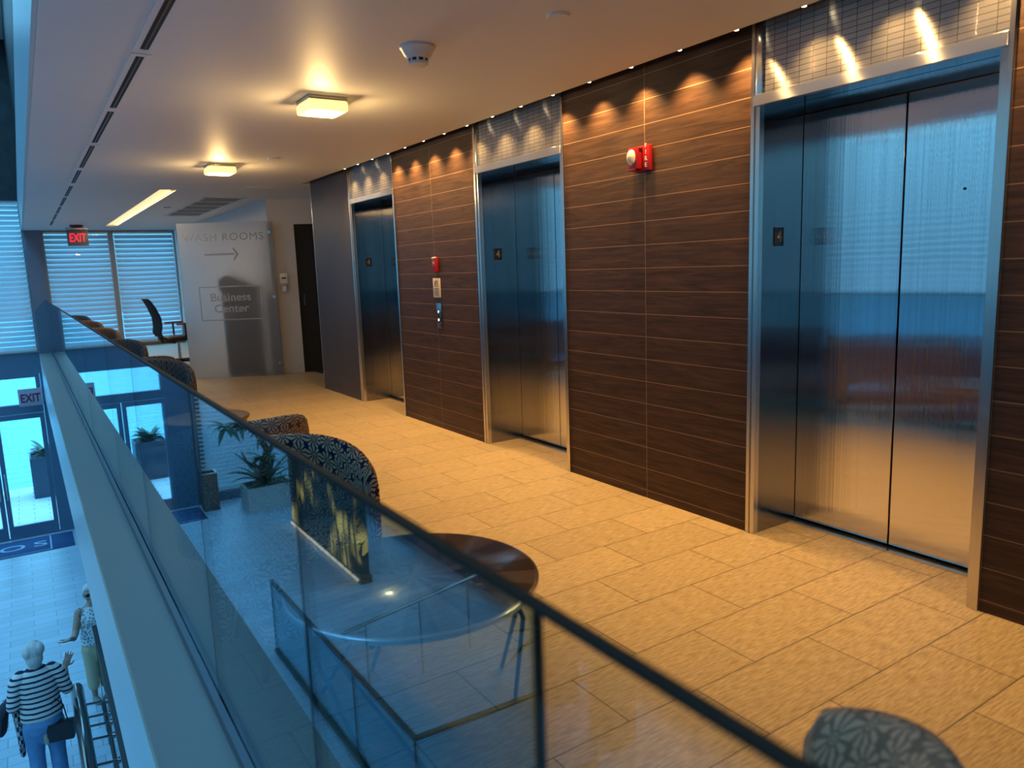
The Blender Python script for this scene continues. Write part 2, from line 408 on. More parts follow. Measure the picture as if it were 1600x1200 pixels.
# wood clad lift wall: four bays between the lift doors
P = 2.597
for i, (y0, y1) in enumerate(((1.325 - 14 * .7365, 1.325), (2.45, 3.922), (5.047, 6.519))):
    o = MB().box(0, .38, 0, y1 - y0, -.048, ZT + .012).build('wall_right', wood_m, smooth=0, loc=(XW, y0, .048)); struct(o)
    if i == 0: o.location.y = y0
struct(MB().box(XW, XW + .38, 7.644, 8.85, 0, ZT + .06).build('wall_right_end', woodplain_m, smooth=0))
struct(MB().box(XW - .004, XW + .02, 8.845, 8.862, 0, ZT + .06).build('trim_4', trim_steel_m, smooth=0))
struct(MB().box(XW + .37, 3.9, -9.0, 8.85, 0, 3.0).build('wall_shaft', gap_m, smooth=0))
struct(MB().box(XW + .03, 3.9, -9, 8.85, ZT + .06, ZT + .10).build('wall_right_cap', gap_m, smooth=0))
# wash room corner walls
struct(MB().box(2.955, 3.10, 10.62, YF, 0, ZT).build('wall_corridor', white_m, smooth=0))
rotD = Matrix.Translation((2.955, 10.62, 0)) @ Matrix.Rotation(R(-14), 4, 'Z')
wd = MB(); wd.box(0, .345, 0, .12, 0, ZT, rotD); wd.box(.345, .95, 0, .12, 2.09, ZT, rotD)
struct(wd.build('wall_washroom', white_m, smooth=0))
dr1 = struct(MB().box(.345, .95, .06, .10, 0, 2.09, rotD).build('door_1', gap_m, smooth=0))
dh = MB(); dh.tube([rotD @ Vector((.42, .03, .93)), rotD @ Vector((.42, .0, .95)), rotD @ Vector((.42, .0, 1.12)), rotD @ Vector((.42, .03, 1.14))], .008)
dh.build('door_handle', steel_m, dr1)
struct(MB().box(-.005, .345, -.012, .0, 0, .09, rotD).build('baseboard_1', white_m, smooth=0))

# ------------------------------------------------------------------ windows
def blind(name, label, x0, x1, y, z0, z1, pitch=.098, along='x', group=None, inner=-1):
    """horizontal louvre blind; along x: plane y=const; along y: plane x=const"""
    t = thing(name, label, 'blind' if label else None, (0, 0, 0), 0, group)
    mb = MB(); n = int((z1 - z0) / pitch)
    sec = [(-.044, -.030), (-.018, -.006), (.014, .014), (.044, .026)]   # (across, height): front edge lower, convex
    for k in range(n):
        z = z0 + pitch * (k + .5)
        prof = [(a, h * 1.35) for a, h in sec]
        th = .004
        pts = prof + [(a, h - th) for a, h in prof[::-1]]
        if along == 'x':
            rs = [[Vector((x, y + a * (1 if inner < 0 else -1), z + h)) for a, h in pts] for x in (x0, x1)]
        else:
            rs = [[Vector((y - a, x, z + h)) for a, h in pts] for x in (x0, x1)]
        mb.rings(rs)
    mb.build('slat_stack', slat_m, t)
    for nm, za, zb in (('bottom_rail', z0 - .03, z0 + .005), ('head_rail', z1 - .01, z1 + .03)):
        hb = MB()
        if along == 'x': hb.box(x0, x1, y - .03, y + .03, za, zb)
        else: hb.box(y - .03, y + .03, x0, x1, za, zb)
        hb.build(nm, whitep_m, t)
    return t
# far wall, mezzanine level: frames, panes, blinds
def window(i, x0, x1, z0, z1, y=YF, f=.05, mat=None):
    w = MB()
    w.box(x0, x0 + f, y, y + .12, z0, z1); w.box(x1 - f, x1, y, y + .12, z0, z1); w.box(x0 + f, x1 - f, y, y + .12, z0, z0 + f); w.box(x0 + f, x1 - f, y, y + .12, z1 - f, z1)
    o = struct(w.build('window_%d' % i, mat or white_m, smooth=0))
    g = MB().box(x0 + f, x1 - f, y + .08, y + .09, z0 + f, z1 - f).build('pane', wpane_m, o, smooth=0)
    return o
gframe_m = plain('warm grey window frame', (.34, .34, .35), .5)
window(1, .46, 1.70, .02, ZT, mat=gframe_m); blind('louvre_blind', 'white louvre blind in the far window behind the hanging exit sign', .51, 1.65, YF - .02, .10, ZT - .06, group=None)
window(2, 1.70, 2.95, .02, ZT, mat=gframe_m); blind('louvre_blind', 'white louvre blind in the far window behind the office chair', 1.76, 2.88, YF - .02, .10, ZT - .06)
window(3, -2.2, .19, .02, 3.0, mat=gframe_m); blind('louvre_blind', 'tall white louvre blind above the lobby entrance doors', -2.14, .15, YF - .02, .08, 2.93)
window(4, -4.9, -2.3, .02, 3.0, mat=gframe_m); blind('louvre_blind', 'white louvre blind on far wall beside the window corner', -4.84, -2.36, YF - .02, .08, 2.93)
struct(MB().box(.19, .46, YF - .12, YF + .15, -.9, 3.0).build('column_1', mullion_m, smooth=0))
struct(MB().box(-2.3, -2.2, YF - .02, YF + .15, LOB, 3.0).build('column_2', mullion_m, smooth=0))
struct(MB().box(XL, 3.9, YF, YF + .2, -.40, .02).build('trim_5', frameblue_m, smooth=0))
struct(MB().box(.135, 3.9, YF, YF + .2, LOB, -.40).build('wall_far_lower', frameblue_m, smooth=0))
struct(MB().box(-2.14, -1.62, YF, YF + .2, LOB, -.40).build('wall_far_pier', frameblue_m, smooth=0))
window(5, -4.9, -2.14, -3.55, -.40, mat=gframe_m); blind('louvre_blind', 'lobby louvre blind behind the big white planter', -4.84, -2.2, YF - .02, -3.45, -.5)
struct(MB().box(-4.9, -2.14, YF, YF + .2, LOB, -3.55).build('trim_6', frameblue_m, smooth=0))
# lobby entrance: transom and a pair of glazed doors
struct(MB().box(-1.62, .13, YF, YF + .12, -1.19, -1.0).build('trim_7', frameblue_m, smooth=0))
tr = MB(); tr.box(-1.62, -1.54, YF, YF + .12, -1.0, -.40); tr.box(-1.54, .13, YF, YF + .12, -.47, -.40); tr.box(.05, .13, YF, YF + .12, -1.0, -.47)
tr = struct(tr.build('window_6', frameblue_m, smooth=0)); MB().box(-1.54, .05, YF + .05, YF + .06, -1.0, -.47).build('pane', wpane_m, tr, smooth=0)
def leaf(i, x0, x1, hx):
    b = MB(); f = .085
    b.box(x0, x0 + f, YF, YF + .06, LOB + .01, -1.2); b.box(x1 - f, x1, YF, YF + .06, LOB + .01, -1.2)
    b.box(x0 + f, x1 - f, YF, YF + .06, LOB + .01, LOB + .27); b.box(x0 + f, x1 - f, YF, YF + .06, -1.30, -1.2)
    o = struct(b.build('door_%d' % i, frameblue_m, smooth=0))
    MB().box(x0 + f, x1 - f, YF + .025, YF + .035, LOB + .27, -1.30).build('pane', wpane_m, o, smooth=0)
    h = MB(); h.tube([(hx, YF, -2.9), (hx, YF - .07, -2.9), (hx, YF - .07, -2.35), (hx, YF, -2.35)], .014); h.build('pull_handle', trim_steel_m, o)
leaf(2, -.735, .13, -.69); leaf(3, -1.615, -.75, -.80)

# left wall of the atrium: columns, two storeys of louvred windows
lw = MB()
ys = [-9.0, -5.4, -2.0, 1.2, 4.4, 8.55, 11.7, 14.8, YF]
for y in ys: lw.box(XL - .25, XL + .0, y - .28, y + .28, LOB, 6.0)
for z0, z1 in ((LOB, -3.55), (-.95, -.05), (3.4, 6.0)): lw.box(XL - .2, XL - .02, -9, YF, z0, z1)
struct(lw.build('wall_left', mullion_m, smooth=0))
for j, (a, b) in enumerate(zip(ys[:-1], ys[1:])):
    for q, (z0, z1) in enumerate(((.0, 3.30), (-3.5, -1.0))):
        o = blind('window_%d' % (7 + 2 * j + q), None, a + .30, b - .30, XL - .12, z0, z1, along='y'); o['kind'] = 'structure'

# outdoors
struct(MB().box(-30, 30, YF + .2, 22.4, LOB - .1, LOB - .02).build('ground_terrace', pave_m, smooth=0))
def ripple_material():
    m, nt, b = new_mat('rippled pool water')
    b.inputs['Base Color'].default_value = (.10, .42, .55, 1); b.inputs['Roughness'].default_value = .12
    no = N(nt, 'ShaderNodeTexNoise', i_Scale=2.0, i_Detail=4.0); L(nt, coords(nt, scale=(.6, 2.2, 1)), no.inputs['Vector'])
    bp = N(nt, 'ShaderNodeBump', i_Strength=.5, i_Distance=.12); L(nt, no.outputs[0], bp.inputs['Height']); L(nt, bp.outputs[0], b.inputs['Normal'])
    return m
struct(MB().box(-60, 60, 22.4, 140, LOB - .3, LOB - .06).build('water', ripple_material(), smooth=0))

# ------------------------------------------------------------------ lifts
LIFTS = [(1.325, 'nearest'), (3.922, 'middle'), (6.519, 'farthest')]
def make_lift(y0, which):
    W = 1.125
    t = thing('elevator', 'brushed steel lift entrance with %s' % {'nearest': 'both door leaves fully in view, nearest of three', 'middle': 'red strobe panel on its right, middle of three', 'farthest': 'plain end panel on its left, farthest of three'}[which], 'elevator', (XW, y0, 0), 0, 'lift entrances in the wood wall')
    fr = MB()
    for a, b in ((0, .018), (W - .018, W)): fr.box(-.012, .05, a, b, 0, ZT + .055)
    fr.build('door_frame', trim_steel_m, t, bevel=.0008, seg=1)
    f2 = MB()
    for a, b in ((.019, .045), (W - .045, W - .019)): f2.box(-.004, .03, a, b, 0, 2.10)
    f2.build('frame_strip', trim_steel_m, t, bevel=.0008, seg=1)
    MB().box(.0, .33, .034, .044, 0, 2.15).build('jamb', steel_m, t, smooth=0)
    jl = MB().box(.0, .33, W - .044, W - .034, 0, 2.15).build('jamb', steel_m, t, smooth=0)
    MB().box(-.020, .012, .018, W - .018, 2.10, 2.148).build('header', header_m, t, bevel=.0008, seg=1)
    MB().box(.012, .33, .03, W - .03, 2.150, 2.156).build('soffit', steel_m, t, smooth=0)
    MB().box(.006, .05, .018, W - .018, 2.148, ZT + .055).build('transom_panel', mosaic_m, t, smooth=0)
    sp = MB().box(-.008, .006, W - .055, W - .018, 2.148, ZT + .055).build('transom_strip', trim_steel_m, t, bevel=.002)
    mid = W / 2
    MB().box(.335, .355, .044, W - .044, 2.09, 2.15).build('door_transom', door_steel_m, t, smooth=0)
    for a, b in ((.046, mid - .004), (mid + .004, W - .046)):
        MB().box(.330, .355, a, b, .022, 2.083).build('door_leaf', door_steel_m, t, bevel=.0015, seg=1)
    kh = MB(); kh.tube([(.331, mid - .26, 1.65), (.326, mid - .26, 1.65)], .006, n=12); kh.build('key_hole', black_m, t)
    MB().box(.28, .36, .044, W - .044, 0, .010).build('sill', trim_steel_m, t, smooth=0)
    pl = MB().box(.118, .186, W - .050, W - .044, 1.450, 1.540).build('floor_number_plate', black_m, t, bevel=.001, seg=1)
    text('digit_four', '4', .085, gold_m, pl, T(.152, W - .0505, 1.495) @ FACE_S, .0008, sx=.8)
    return t
for y0, w in LIFTS: make_lift(y0, w)

# ------------------------------------------------------------------ devices on the wood wall
t = thing('fire_alarm_strobe', 'red fire alarm strobe with clear lens on the wood panel', 'fire alarm', (XW, 3.19, 1.965))
MB().box(-.028, 0, -.066, .066, -.068, .068).build('base_plate', red_m, t, bevel=.004)
MB().box(-.068, -.028, -.012, .060, -.058, .060).build('strobe_housing', red_m, t, bevel=.004)
MB().box(-.052, -.026, -.016, .006, .036, .056).build('speaker_notch', black_m, t, bevel=.001)
MB().ell((-.070, .028, .006), (.026, .030, .044)).build('lens', plain('clear strobe lens', (.75, .70, .58), .15, spec=.8), t)
MB().box(-.078, -.028, .0, .058, -.066, -.056).build('lower_lip', red_m, t, bevel=.002)
text('lettering', 'F\nI\nR\nE', .034, whitep_m, t, T(-.0285, -.042, .012) @ FACE_W, .0006)
t = thing('alarm_key_switch', 'small red key switch above the lift call plate', 'key switch', (XW, 5.745, 1.435))
MB().box(-.030, 0, -.030, .030, -.062, .062).build('housing', red_m, t, bevel=.004)
MB().ell((-.031, 0, .012), (.008, .011, .011)).build('key_barrel', trim_steel_m, t)
MB().box(-.034, -.01, -.028, .028, .050, .064).build('top_cap', whitep_m, t, bevel=.003)
t = thing('fire_notice_sign', 'beige notice plate with pictogram between key switch and call plate', 'sign', (XW, 5.755, 1.238))
MB().box(-.010, 0, -.062, .062, -.082, .082).build('plate', plain('beige plate', (.62, .56, .46), .5), t, bevel=.002)
pg = MB()
for a, b, c, d in ((-.03, -.018, .02, .062), (-.006, .006, .03, .066), (.016, .03, .02, .058), (-.034, .034, .012, .018)): pg.box(-.0115, -.009, a, b, c, d)
for q in range(4): pg.box(-.0115, -.009, -.045 + .004 * q, .045 - .006 * q, -.012 - q * .017, -.004 - q * .017)
pg.build('pictogram', plain('bronze print', (.22, .15, .08), .6), t, smooth=0)
t = thing('lift_call_plate', 'blue-grey steel lift call plate with two round buttons', 'call plate', (XW, 5.735, 1.0))
MB().box(-.008, 0, -.045, .045, -.11, .11).build('plate', steel_m, t, bevel=.002)
for z in (.035, -.035):
    b = MB(); b.tube([(-.008, 0, z), (-.013, 0, z)], .021, n=18); bo = b.build('button_ring', black_m, t)
    b = MB(); b.tube([(-.013, -.004, z), (-.017, -.004, z)], .012, n=14); b.build('button', emit_mat('lit button', (.95, .95, .9), .6), bo)
rd = Matrix.Translation((2.955, 10.62, 0)) @ Matrix.Rotation(R(-14), 4, 'Z')
t = thing('soap_dispenser', 'white hand sanitiser dispenser on the wall by the dark doorway', 'dispenser', rd @ Vector((.155, 0, 1.29)), R(-14))
MB().box(-.055, .055, -.085, 0, -.02, .125).build('cover', whitep_m, t, bevel=.012, seg=3)
MB().box(-.030, .030, -.090, -.080, .05, .07).build('brand_window', black_m, t, bevel=.001)
MB().box(-.05, .05, -.075, 0, -.10, -.02).build('base', plain('grey plastic', (.35, .35, .37), .4), t, bevel=.012)
MB().box(-.028, .028, -.098, -.06, -.125, -.055).build('push_lever', whitep_m, t, bevel=.01)

# ------------------------------------------------------------------ ceiling things
ringm = trim_steel_m
lens_m = emit_mat('downlight lens', (1.0, .80, .50), 9)
def downlight(y, i):
    t = thing('downlight', 'tiny round downlight in the slot above the wood wall', 'downlight', (2.905, y, ZT + .012), 0, 'downlights in the wall slot')
    b = MB(); b.lathe([(.017, .05), (.017, .002), (.015, -.003), (.012, -.003)], 16); b.build('housing', ringm, t)
    b = MB(); b.lathe([(.011, -.002), (.011, -.006), (.006, -.008)], 14); b.build('lens', lens_m, t)
    ld = bpy.data.lights.new('downlight_beam', 'SPOT'); ld.energy = 55; ld.color = WARM; ld.spot_size = R(105); ld.spot_blend = .9; ld.shadow_soft_size = .012
    lo = bpy.data.objects.new('beam', ld); COL.objects.link(lo); lo.parent = t; lo.location = (-.006, 0, -.03); lo.rotation_euler = (0, R(-1.5), 0)
y = 2.113 - .358 * 3; i = 0
while y < 7.5:
    downlight(y, i); y += .358; i += 1

lampglass_m = emit_mat('lit glass block', (1.0, .70, .24), 1.5, (.9, .8, .6))
def box_lamp(x, y, lab):
    ld = bpy.data.lights.new('lamp_bulb', 'POINT'); ld.energy = 20; ld.color = (1.0, .62, .24); ld.shadow_soft_size = .05
    lo = bpy.data.objects.new('bulb', ld); COL.objects.link(lo); lo.location = (0, 0, -.14)
    t = thing('ceiling_lamp', lab, 'ceiling lamp', (x, y, ZT), 0, 'glass box ceiling lamps')
    lo.parent = t
    MB().box(-.118, .118, -.118, .118, -.022, 0).build('base_plate', trim_steel_m, t, bevel=.003)
    MB().box(-.122, .122, -.122, .122, -.082, -.0225).build('glass_shade', lampglass_m, t, bevel=.014, seg=3)
    fr = MB()
    for a, b, c, d in ((-.095, .095, -.095, -.085), (-.095, .095, .085, .095), (-.095, -.085, -.085, .085), (.085, .095, -.085, .085)): fr.box(a, b, c, d, -.085, -.082)
    fr.build('inner_rim', emit_mat('brighter lamp rim', (1, .85, .45), 2.2), t, smooth=0)
box_lamp(1.655, 4.56, 'glowing glass box ceiling lamp nearest the smoke detector')
box_lamp(1.70, 7.54, 'glowing glass box ceiling lamp farther along, before the light trough')

t = thing('light_trough', 'long recessed warm light trough in the far ceiling', 'light', (1.5975, 13.06, ZT))
MB().box(-.085, .085, -3.27, 3.27, .02, .05).build('lit_diffuser', emit_mat('trough glow', (1.0, .62, .24), 1.1), t, smooth=0)
fin_m = plain('pale fins', (.8, .6, .35), .5)
for k in range(32): MB().box(.03, .083, -3.2 + k * .2, -3.18 + k * .2, .004, .018).build('fin', fin_m, t, smooth=0)
ad = bpy.data.lights.new('trough_light', 'AREA'); ad.shape = 'RECTANGLE'; ad.size = .15; ad.size_y = 6.4; ad.energy = 52; ad.color = (1.0, .74, .48)
ao = bpy.data.objects.new('trough_tube', ad); COL.objects.link(ao); ao.parent = t; ao.location = (0, 0, .012)
t = thing('return_air_grille', 'large grey return air grille in the far ceiling', 'vent', (2.41, 12.105, ZT))
MB().box(-.275, .275, -1.59, 1.59, .03, .06).build('backing', gap_m, t, smooth=0)
gf = MB()
for k in range(6): gf.box(-.278, .278, -1.59 + k * .628, -1.55 + k * .628, -.006, .012)
for s in (-1, 1): gf.box(s * .26 - .018, s * .26 + .018, -1.59, 1.59, -.006, .0119)
gf.build('frame', ceil_m, t, smooth=0)
gs = MB()
for k in range(58): gs.box(-.24, .24, -1.54 + k * .053, -1.54 + k * .053 + .033, .004, .02)
gs.build('louvre_slats', plain('grey vent slats', (.20, .19, .19), .5), t, smooth=0)

ys_ = [2.55, 3.95, 5.33, 6.70, 8.17, 9.43, 10.9, 12.3, 13.7, 15.1, 16.6]
pre = 2.55
y0 = 1.25; segs = [(1.25, 2.53), (2.68, 3.955), (4.085, 5.329), (5.451, 6.69), (6.85, 8.165), (8.36, 9.44), (9.73, 10.9), (11.05, 12.25), (12.4, 13.6), (13.75, 14.95), (15.1, 16.3)]
names = ['first', 'second', 'third', 'fourth', 'fifth', 'sixth', 'seventh', 'eighth', 'ninth', 'tenth', 'eleventh']
for k, (a, b) in enumerate(segs):
    a *= .985; b *= .985
    t = thing('slot_diffuser', 'black linear slot air diffuser in the ceiling, %s of the row from the near end' % names[k], 'vent', (.596, (a + b) / 2, ZT), 0, 'slot diffusers along the ceiling edge')
    h = (b - a) / 2
    MB().box(-.018, .018, -h, h, -.003, .0).build('slot', gap_m, t, smooth=0)
    f = MB(); f.box(-.045, -.018, -h - .04, h + .04, -.004, 0); f.box(.018, .045, -h - .04, h + .04, -.004, 0); f.box(-.018, .018, -h - .04, -h, -.004, 0); f.box(-.018, .018, h, h + .04, -.004, 0)
    f.build('frame', ceil_m, t, bevel=.001, seg=1)
    MB().box(-.004, .004, -h, h, -.006, -.003).build('deflector', blackmetal_m, t, smooth=0)
t = thing('smoke_detector', 'white conical smoke detector on the ceiling', 'smoke detector', (1.69, 3.32, ZT))
b = MB(); b.lathe([(.085, 0), (.085, -.012), (.078, -.018), (.066, -.042), (.052, -.056), (.047, -.058)], 36); b.build('base', whitep_m, t)
b = MB(); b.lathe([(.046, -.056), (.046, -.072)], 30); dkr = b.build('sensing_chamber', black_m, t)
b = MB(); b.lathe([(.047, -.071), (.046, -.082), (.036, -.088), (.004, -.089)], 30)
for k in range(9): b.box(.040, .0475, -.006, .006, -.072, -.057, Matrix.Rotation(k * 2 * pi / 9, 4, 'Z'))
b.build('cap', whitep_m, t)
for x, y, lab in ((2.02, 2.66, 'flat white disc cover on the ceiling before the smoke detector'), (2.04, 6.96, 'flat white disc cover on the ceiling by the far lamp'), (1.94, 12.1, 'flat disc cover between light trough and return air grille')):
    b = MB(); b.lathe([(.05, 0), (.05, -.006), (.044, -.011), (.002, -.012)], 28); o = b.build('ceiling_disc', ceil_m if y < 9 else gframe_m, loc=(x, y, ZT)); tag(o, lab, 'cover disc', 'ceiling disc covers')
o = MB().box(-.16, .16, -.16, .16, -.006, 0).build('access_panel', ceil_m, bevel=.002, loc=(2.5, 9.35, ZT)); tag(o, 'square white access panel in the ceiling before the grille', 'access panel')
# exit sign hanging from the mezzanine ceiling
t = thing('exit_sign', 'glowing red EXIT sign hanging before the far louvred window', 'sign', (1.0, 16.1, ZT))
b = MB(); b.lathe([(.11, 0), (.11, -.03), (.09, -.04), (.01, -.045)], 24); b.build('canopy', black_m, t)
pl = MB().box(-.17, .17, -.014, .014, -.375, -.075).build('panel', plain('grey sign panel', (.13, .135, .14), .35), t, bevel=.003)
MB().box(-.185, .185, -.018, .018, -.085, -.045).build('top_channel', trim_steel_m, t, bevel=.003)
text('lettering', 'EXIT', .215, emit_mat('red exit glow', (1.0, .012, .05), 1.1, (.3, .01, .02)), pl, T(0, -.0145, -.235) @ FACE_S, .001, sx=.62, bold=.004)
# exit sign at the lobby transom
t = thing('exit_sign', 'pale box EXIT sign with dark red letters at the lobby doors', 'sign', (-.07, 17.5, -1.0))
pl = MB().box(-.20, .20, -.03, .03, 0, .34).build('box', plain('pale sign box', (.45, .36, .42), .5), t, bevel=.004)
MB().box(-.02, .02, .02, .32, .12, .16).build('bracket', frameblue_m, t, smooth=0)
text('lettering', 'EXIT', .23, plain('dark red letters', (.16, .01, .05), .5), pl, T(0, -.031, .15) @ FACE_S, .001, sx=.72, bold=.006)

# ------------------------------------------------------------------ glass balustrade
t = thing('glass_balustrade', 'frameless glass balustrade with dark top edge along the mezzanine', 'balustrade', (XG, 0, 0))
joints = [-1.2, .586, 1.387, 2.43, 3.90, 5.18, 7.38, 9.04, 10.9, 13.2, 15.5, YF - .13]
for a, b in zip(joints[:-1], joints[1:]):
    MB().box(-.006, .006, a + .006, b - .006, .02, 1.052).build('glass_pane', pane_right_m if b < .6 else pane_left_m, t, smooth=0)
for y in joints[1:-1]:
    MB().box(-.0058, .0058, y - (.004 if y > 1 else .0015), y + (.004 if y > 1 else .0015), .02, 1.05).build('joint_edge', edge_m, t, smooth=0)
MB().box(-.0075, .0075, joints[0], joints[-1], 1.052, 1.062).build('top_cap', edge_m, t, bevel=.003)
bs = MB(); bs.box(-.03, -.009, joints[0], joints[-1], 0, .05); bs.box(.009, .03, joints[0], joints[-1], 0, .05); bs.box(-.009, .009, joints[0], joints[-1], 0, .018)
bs.build('base_shoe', plain('dark steel shoe', (.06, .07, .09), .35), t, smooth=0)

# ------------------------------------------------------------------ frosted wash room panel
ang = math.atan2(-.63, 1.105)
t = thing('frosted_glass_panel', 'tall frosted glass screen etched WASH ROOMS with an arrow', 'glass screen', (1.87, 11.13, 0), ang)
pan = MB().box(0, 1.272, -.006, .006, .0, 2.13).build('glass', frost_m, t, smooth=0)
text('lettering', 'WASH ROOMS', .14, etchdark_m, pan, T(.61, -.0075, 1.93) @ FACE_S, .0012, sx=1.08, space=1.12)
ar = MB(); ar.box(.34, .74, -.009, -.006, 1.69, 1.715)
ar.prism([(.72, 1.62), (.745, 1.62), (.80, 1.70), (.745, 1.78), (.72, 1.78), (.765, 1.70)], .003, T(0, -.006, 0) @ FACE_S)
ar.build('arrow', etchdark_m, pan, smooth=0)
text('small_lettering', 'Business\nCenter', .155, etchmid_m, pan, T(.64, -.0075, 1.035) @ FACE_S, .0012, sx=1.05, bold=.002)
fr = MB()
for a, b, c, d in ((.22, 1.06, 1.255, 1.268), (.22, 1.06, .80, .813), (.22, .233, .813, 1.255), (1.047, 1.06, .813, 1.255)): fr.box(a, b, -.009, -.006, c, d)
fr.build('border_line', etchmid_m, pan, smooth=0)
for z in (1.98, 1.10, .18):
    so = MB(); so.tube([(1.235, -.018, z), (1.235, .09, z)], .017, n=14); so.build('standoff', trim_steel_m, t)
# dark cabinet behind it
t = thing('tall_cabinet', 'dark navy cabinet blurred behind the frosted glass screen', 'cabinet', (2.35, 11.02, 0), ang)
cm = plain('navy cabinet', (.018, .022, .05), .4)
MB().box(-.0, .46, .0, .30, .03, 1.20).build('body', cm, t, bevel=.006)
MB().prism([(-.03, 1.20), (.48, 1.20), (.48, 1.24), (.09, 1.42), (-.03, 1.36)], .30, T(0, .30, 0) @ FACE_S).build('sloped_top', cm, t, smooth=0)
MB().box(.01, .45, -.004, .0, .10, 1.15).build('door', cm, t, bevel=.001)
for s in (.04, .42): MB().box(s - .03, s + .03, .04, .27, 0, .03).build('foot', black_m, t, smooth=0)

# ------------------------------------------------------------------ office chair
def office_chair():
    t = thing('office_chair', 'black mesh office chair half hidden by the frosted screen', 'office chair', (2.03, 12.9, 0), R(8))
    b = MB()
    for k in range(5):
        a = k * 2 * pi / 5 + .3
        b.tube([(0, 0, .10), (.15 * cos(a), .15 * sin(a), .10), (.30 * cos(a), .30 * sin(a), .065)], [.03, .024, .018], n=8)
    b.build('star_base', black_m, t)
    for k in range(5):
        a = k * 2 * pi / 5 + .3; c = Vector((.30 * cos(a), .30 * sin(a), .03))
        b = MB(); n = Vector((-sin(a), cos(a), 0))
        b.tube([c - n * .02, c + n * .02], .03, n=14); b.build('caster', plain('reddish caster', (.25, .06, .05), .4), t)
    b = MB(); b.tube([(0, 0, .1), (0, 0, .38)], [.026, .02], n=12); b.build('gas_lift', trim_steel_m, t)
    b = MB(); b.box(-.25, .27, -.25, .25, .42, .50); b.build('seat', black_m, t, bevel=.035, seg=3)
    b = MB(); rs = []
    for z, x, w in ((.50, -.26, .20), (.56, -.29, .22), (.66, -.27, .235), (.80, -.275, .235), (.95, -.33, .225), (1.06, -.385, .20), (1.10, -.42, .17)):
        rs.append([Vector((x + .03 * cos(u) - .02, w * sin(u), z)) for u in [q * 2 * pi / 20 for q in range(20)]])
    b.rings(rs); b.build('backrest', plain('black mesh', (.012, .013, .018), .7, scale=200, var=.4), t)
    b = MB(); b.tube([(-.05, 0, .40), (-.24, 0, .42), (-.31, 0, .62)], .028, n=8); b.build('back_spine', black_m, t)
    for s in (-1, 1):
        b = MB(); b.tube([(.02, .25 * s, .46), (.03, .30 * s, .52), (.03, .30 * s, .68)], .015, n=8); ab = b.build('armrest', black_m, t)
        MB().box(-.10, .18, .30 * s - .035, .30 * s + .035, .68, .71).build('arm_pad', plain('dark red pad', (.16, .05, .05), .5), ab, bevel=.012)
office_chair()

# ------------------------------------------------------------------ patterned tub chairs
def tub_chair(label, loc, rz, mat, group='patterned tub chairs', hb=.76, hs=.62):
    """open side faces local -y"""
    t = thing('tub_chair', label, 'chair', (loc[0], loc[1], 0), rz, group)
    ro, ri, n = .325, .255, 36; wrap = R(112)
    def h(u):                        # rim height over the wrap, u in -1..1
        a = abs(u); return hs + (hb - hs) * (1 - a ** 2.6)
    sh = bmesh.new(); ul = sh.loops.layers.uv.new('UVMap')
    grid = []
    for i in range(n + 1):
        u = -1 + 2 * i / n; th = pi / 2 + u * wrap; H = h(u)
        e = 1.0
        if abs(u) > .93: e = max(.0, 1 - ((abs(u) - .93) / .07) ** 2) ** .5
        m = (ro + ri) / 2; tk = (ro - ri) / 2 * max(e, .25); top = H - (1 - e) * .05
        col = []
        outer = [(m + tk * .82, .13), (m + tk * .95, .30), (m + tk, top - .07), (m + tk * .85, top - .025), (m + tk * .45, top - .004), (m - tk * .05, top), (m - tk * .5, top - .006), (m - tk * .9, top - .03), (m - tk, top - .08), (m - tk, .40), (m - tk, .28)]
        s = 0; pr = None
        for r_, z in outer:
            p = Vector((r_ * cos(th), r_ * sin(th) * 1.02, z))
            if pr is not None: s += ((r_ - pr[0]) ** 2 + (z - pr[1]) ** 2) ** .5
            pr = (r_, z)
            col.append((sh.verts.new(p), (th * .30, s)))
        grid.append(col)
    for a, b in zip(grid[:-1], grid[1:]):
        for j in range(len(a) - 1):
            f = sh.faces.new([a[j][0], b[j][0], b[j + 1][0], a[j + 1][0]])
            for l, q in zip(f.loops, (a[j], b[j], b[j + 1], a[j + 1])): l[ul].uv = q[1]
        f = sh.faces.new([a[-1][0], b[-1][0], b[0][0], a[0][0]])
    for g in (grid[0], grid[-1]):
        f = sh.faces.new([q[0] for q in g])
        for l, q in zip(f.loops, g): l[ul].uv = (q[0].co.x, q[0].co.z)
    bmesh.ops.recalc_face_normals(sh, faces=sh.faces[:])
    me = bpy.data.meshes.new('shell'); sh.to_mesh(me); sh.free()
    me.polygons.foreach_set('use_smooth', [True] * len(me.polygons)); me.materials.append(mat)
    o = bpy.data.objects.new('backrest', me); COL.objects.link(o); o.parent = t
    b = MB(); rs = []
    for k, (z, q) in enumerate(((.24, .94), (.255, 1.0), (.40, 1.0), (.425, .97), (.44, .86), (.446, .5))):
        ring = []
        for i in range(40):
            a = 2 * pi * i / 40; x = cos(a); yy = sin(a)
            sq = (abs(x) ** 3.2 + abs(yy) ** 3.2) ** (-1 / 3.2)
            ring.append(Vector((x * sq * .235 * q, yy * sq * .24 * q - .055, z)))
        rs.append(ring)
    b.rings(rs)
    b.build('seat', mat, t, smooth=50, uvf=lambda co, f: (co.x, co.y) if abs(f.normal.z) > .5 else (math.atan2(co.y, co.x) * .25, co.z))
    b = MB(); b.box(-.2, .2, -.25, .2, .14, .245); b.build('base_frame', mat, t, bevel=.03, uvf=lambda co, f: (co.x + co.y, co.z))
    for sx in (-1, 1):
        for sy in (-1, 1):
            b = MB(); b.tube([(sx * .17, sy * .17, .15), (sx * .20, sy * .2, 0)], [.017, .011], n=10); b.build('leg', black_m, t)
    return t
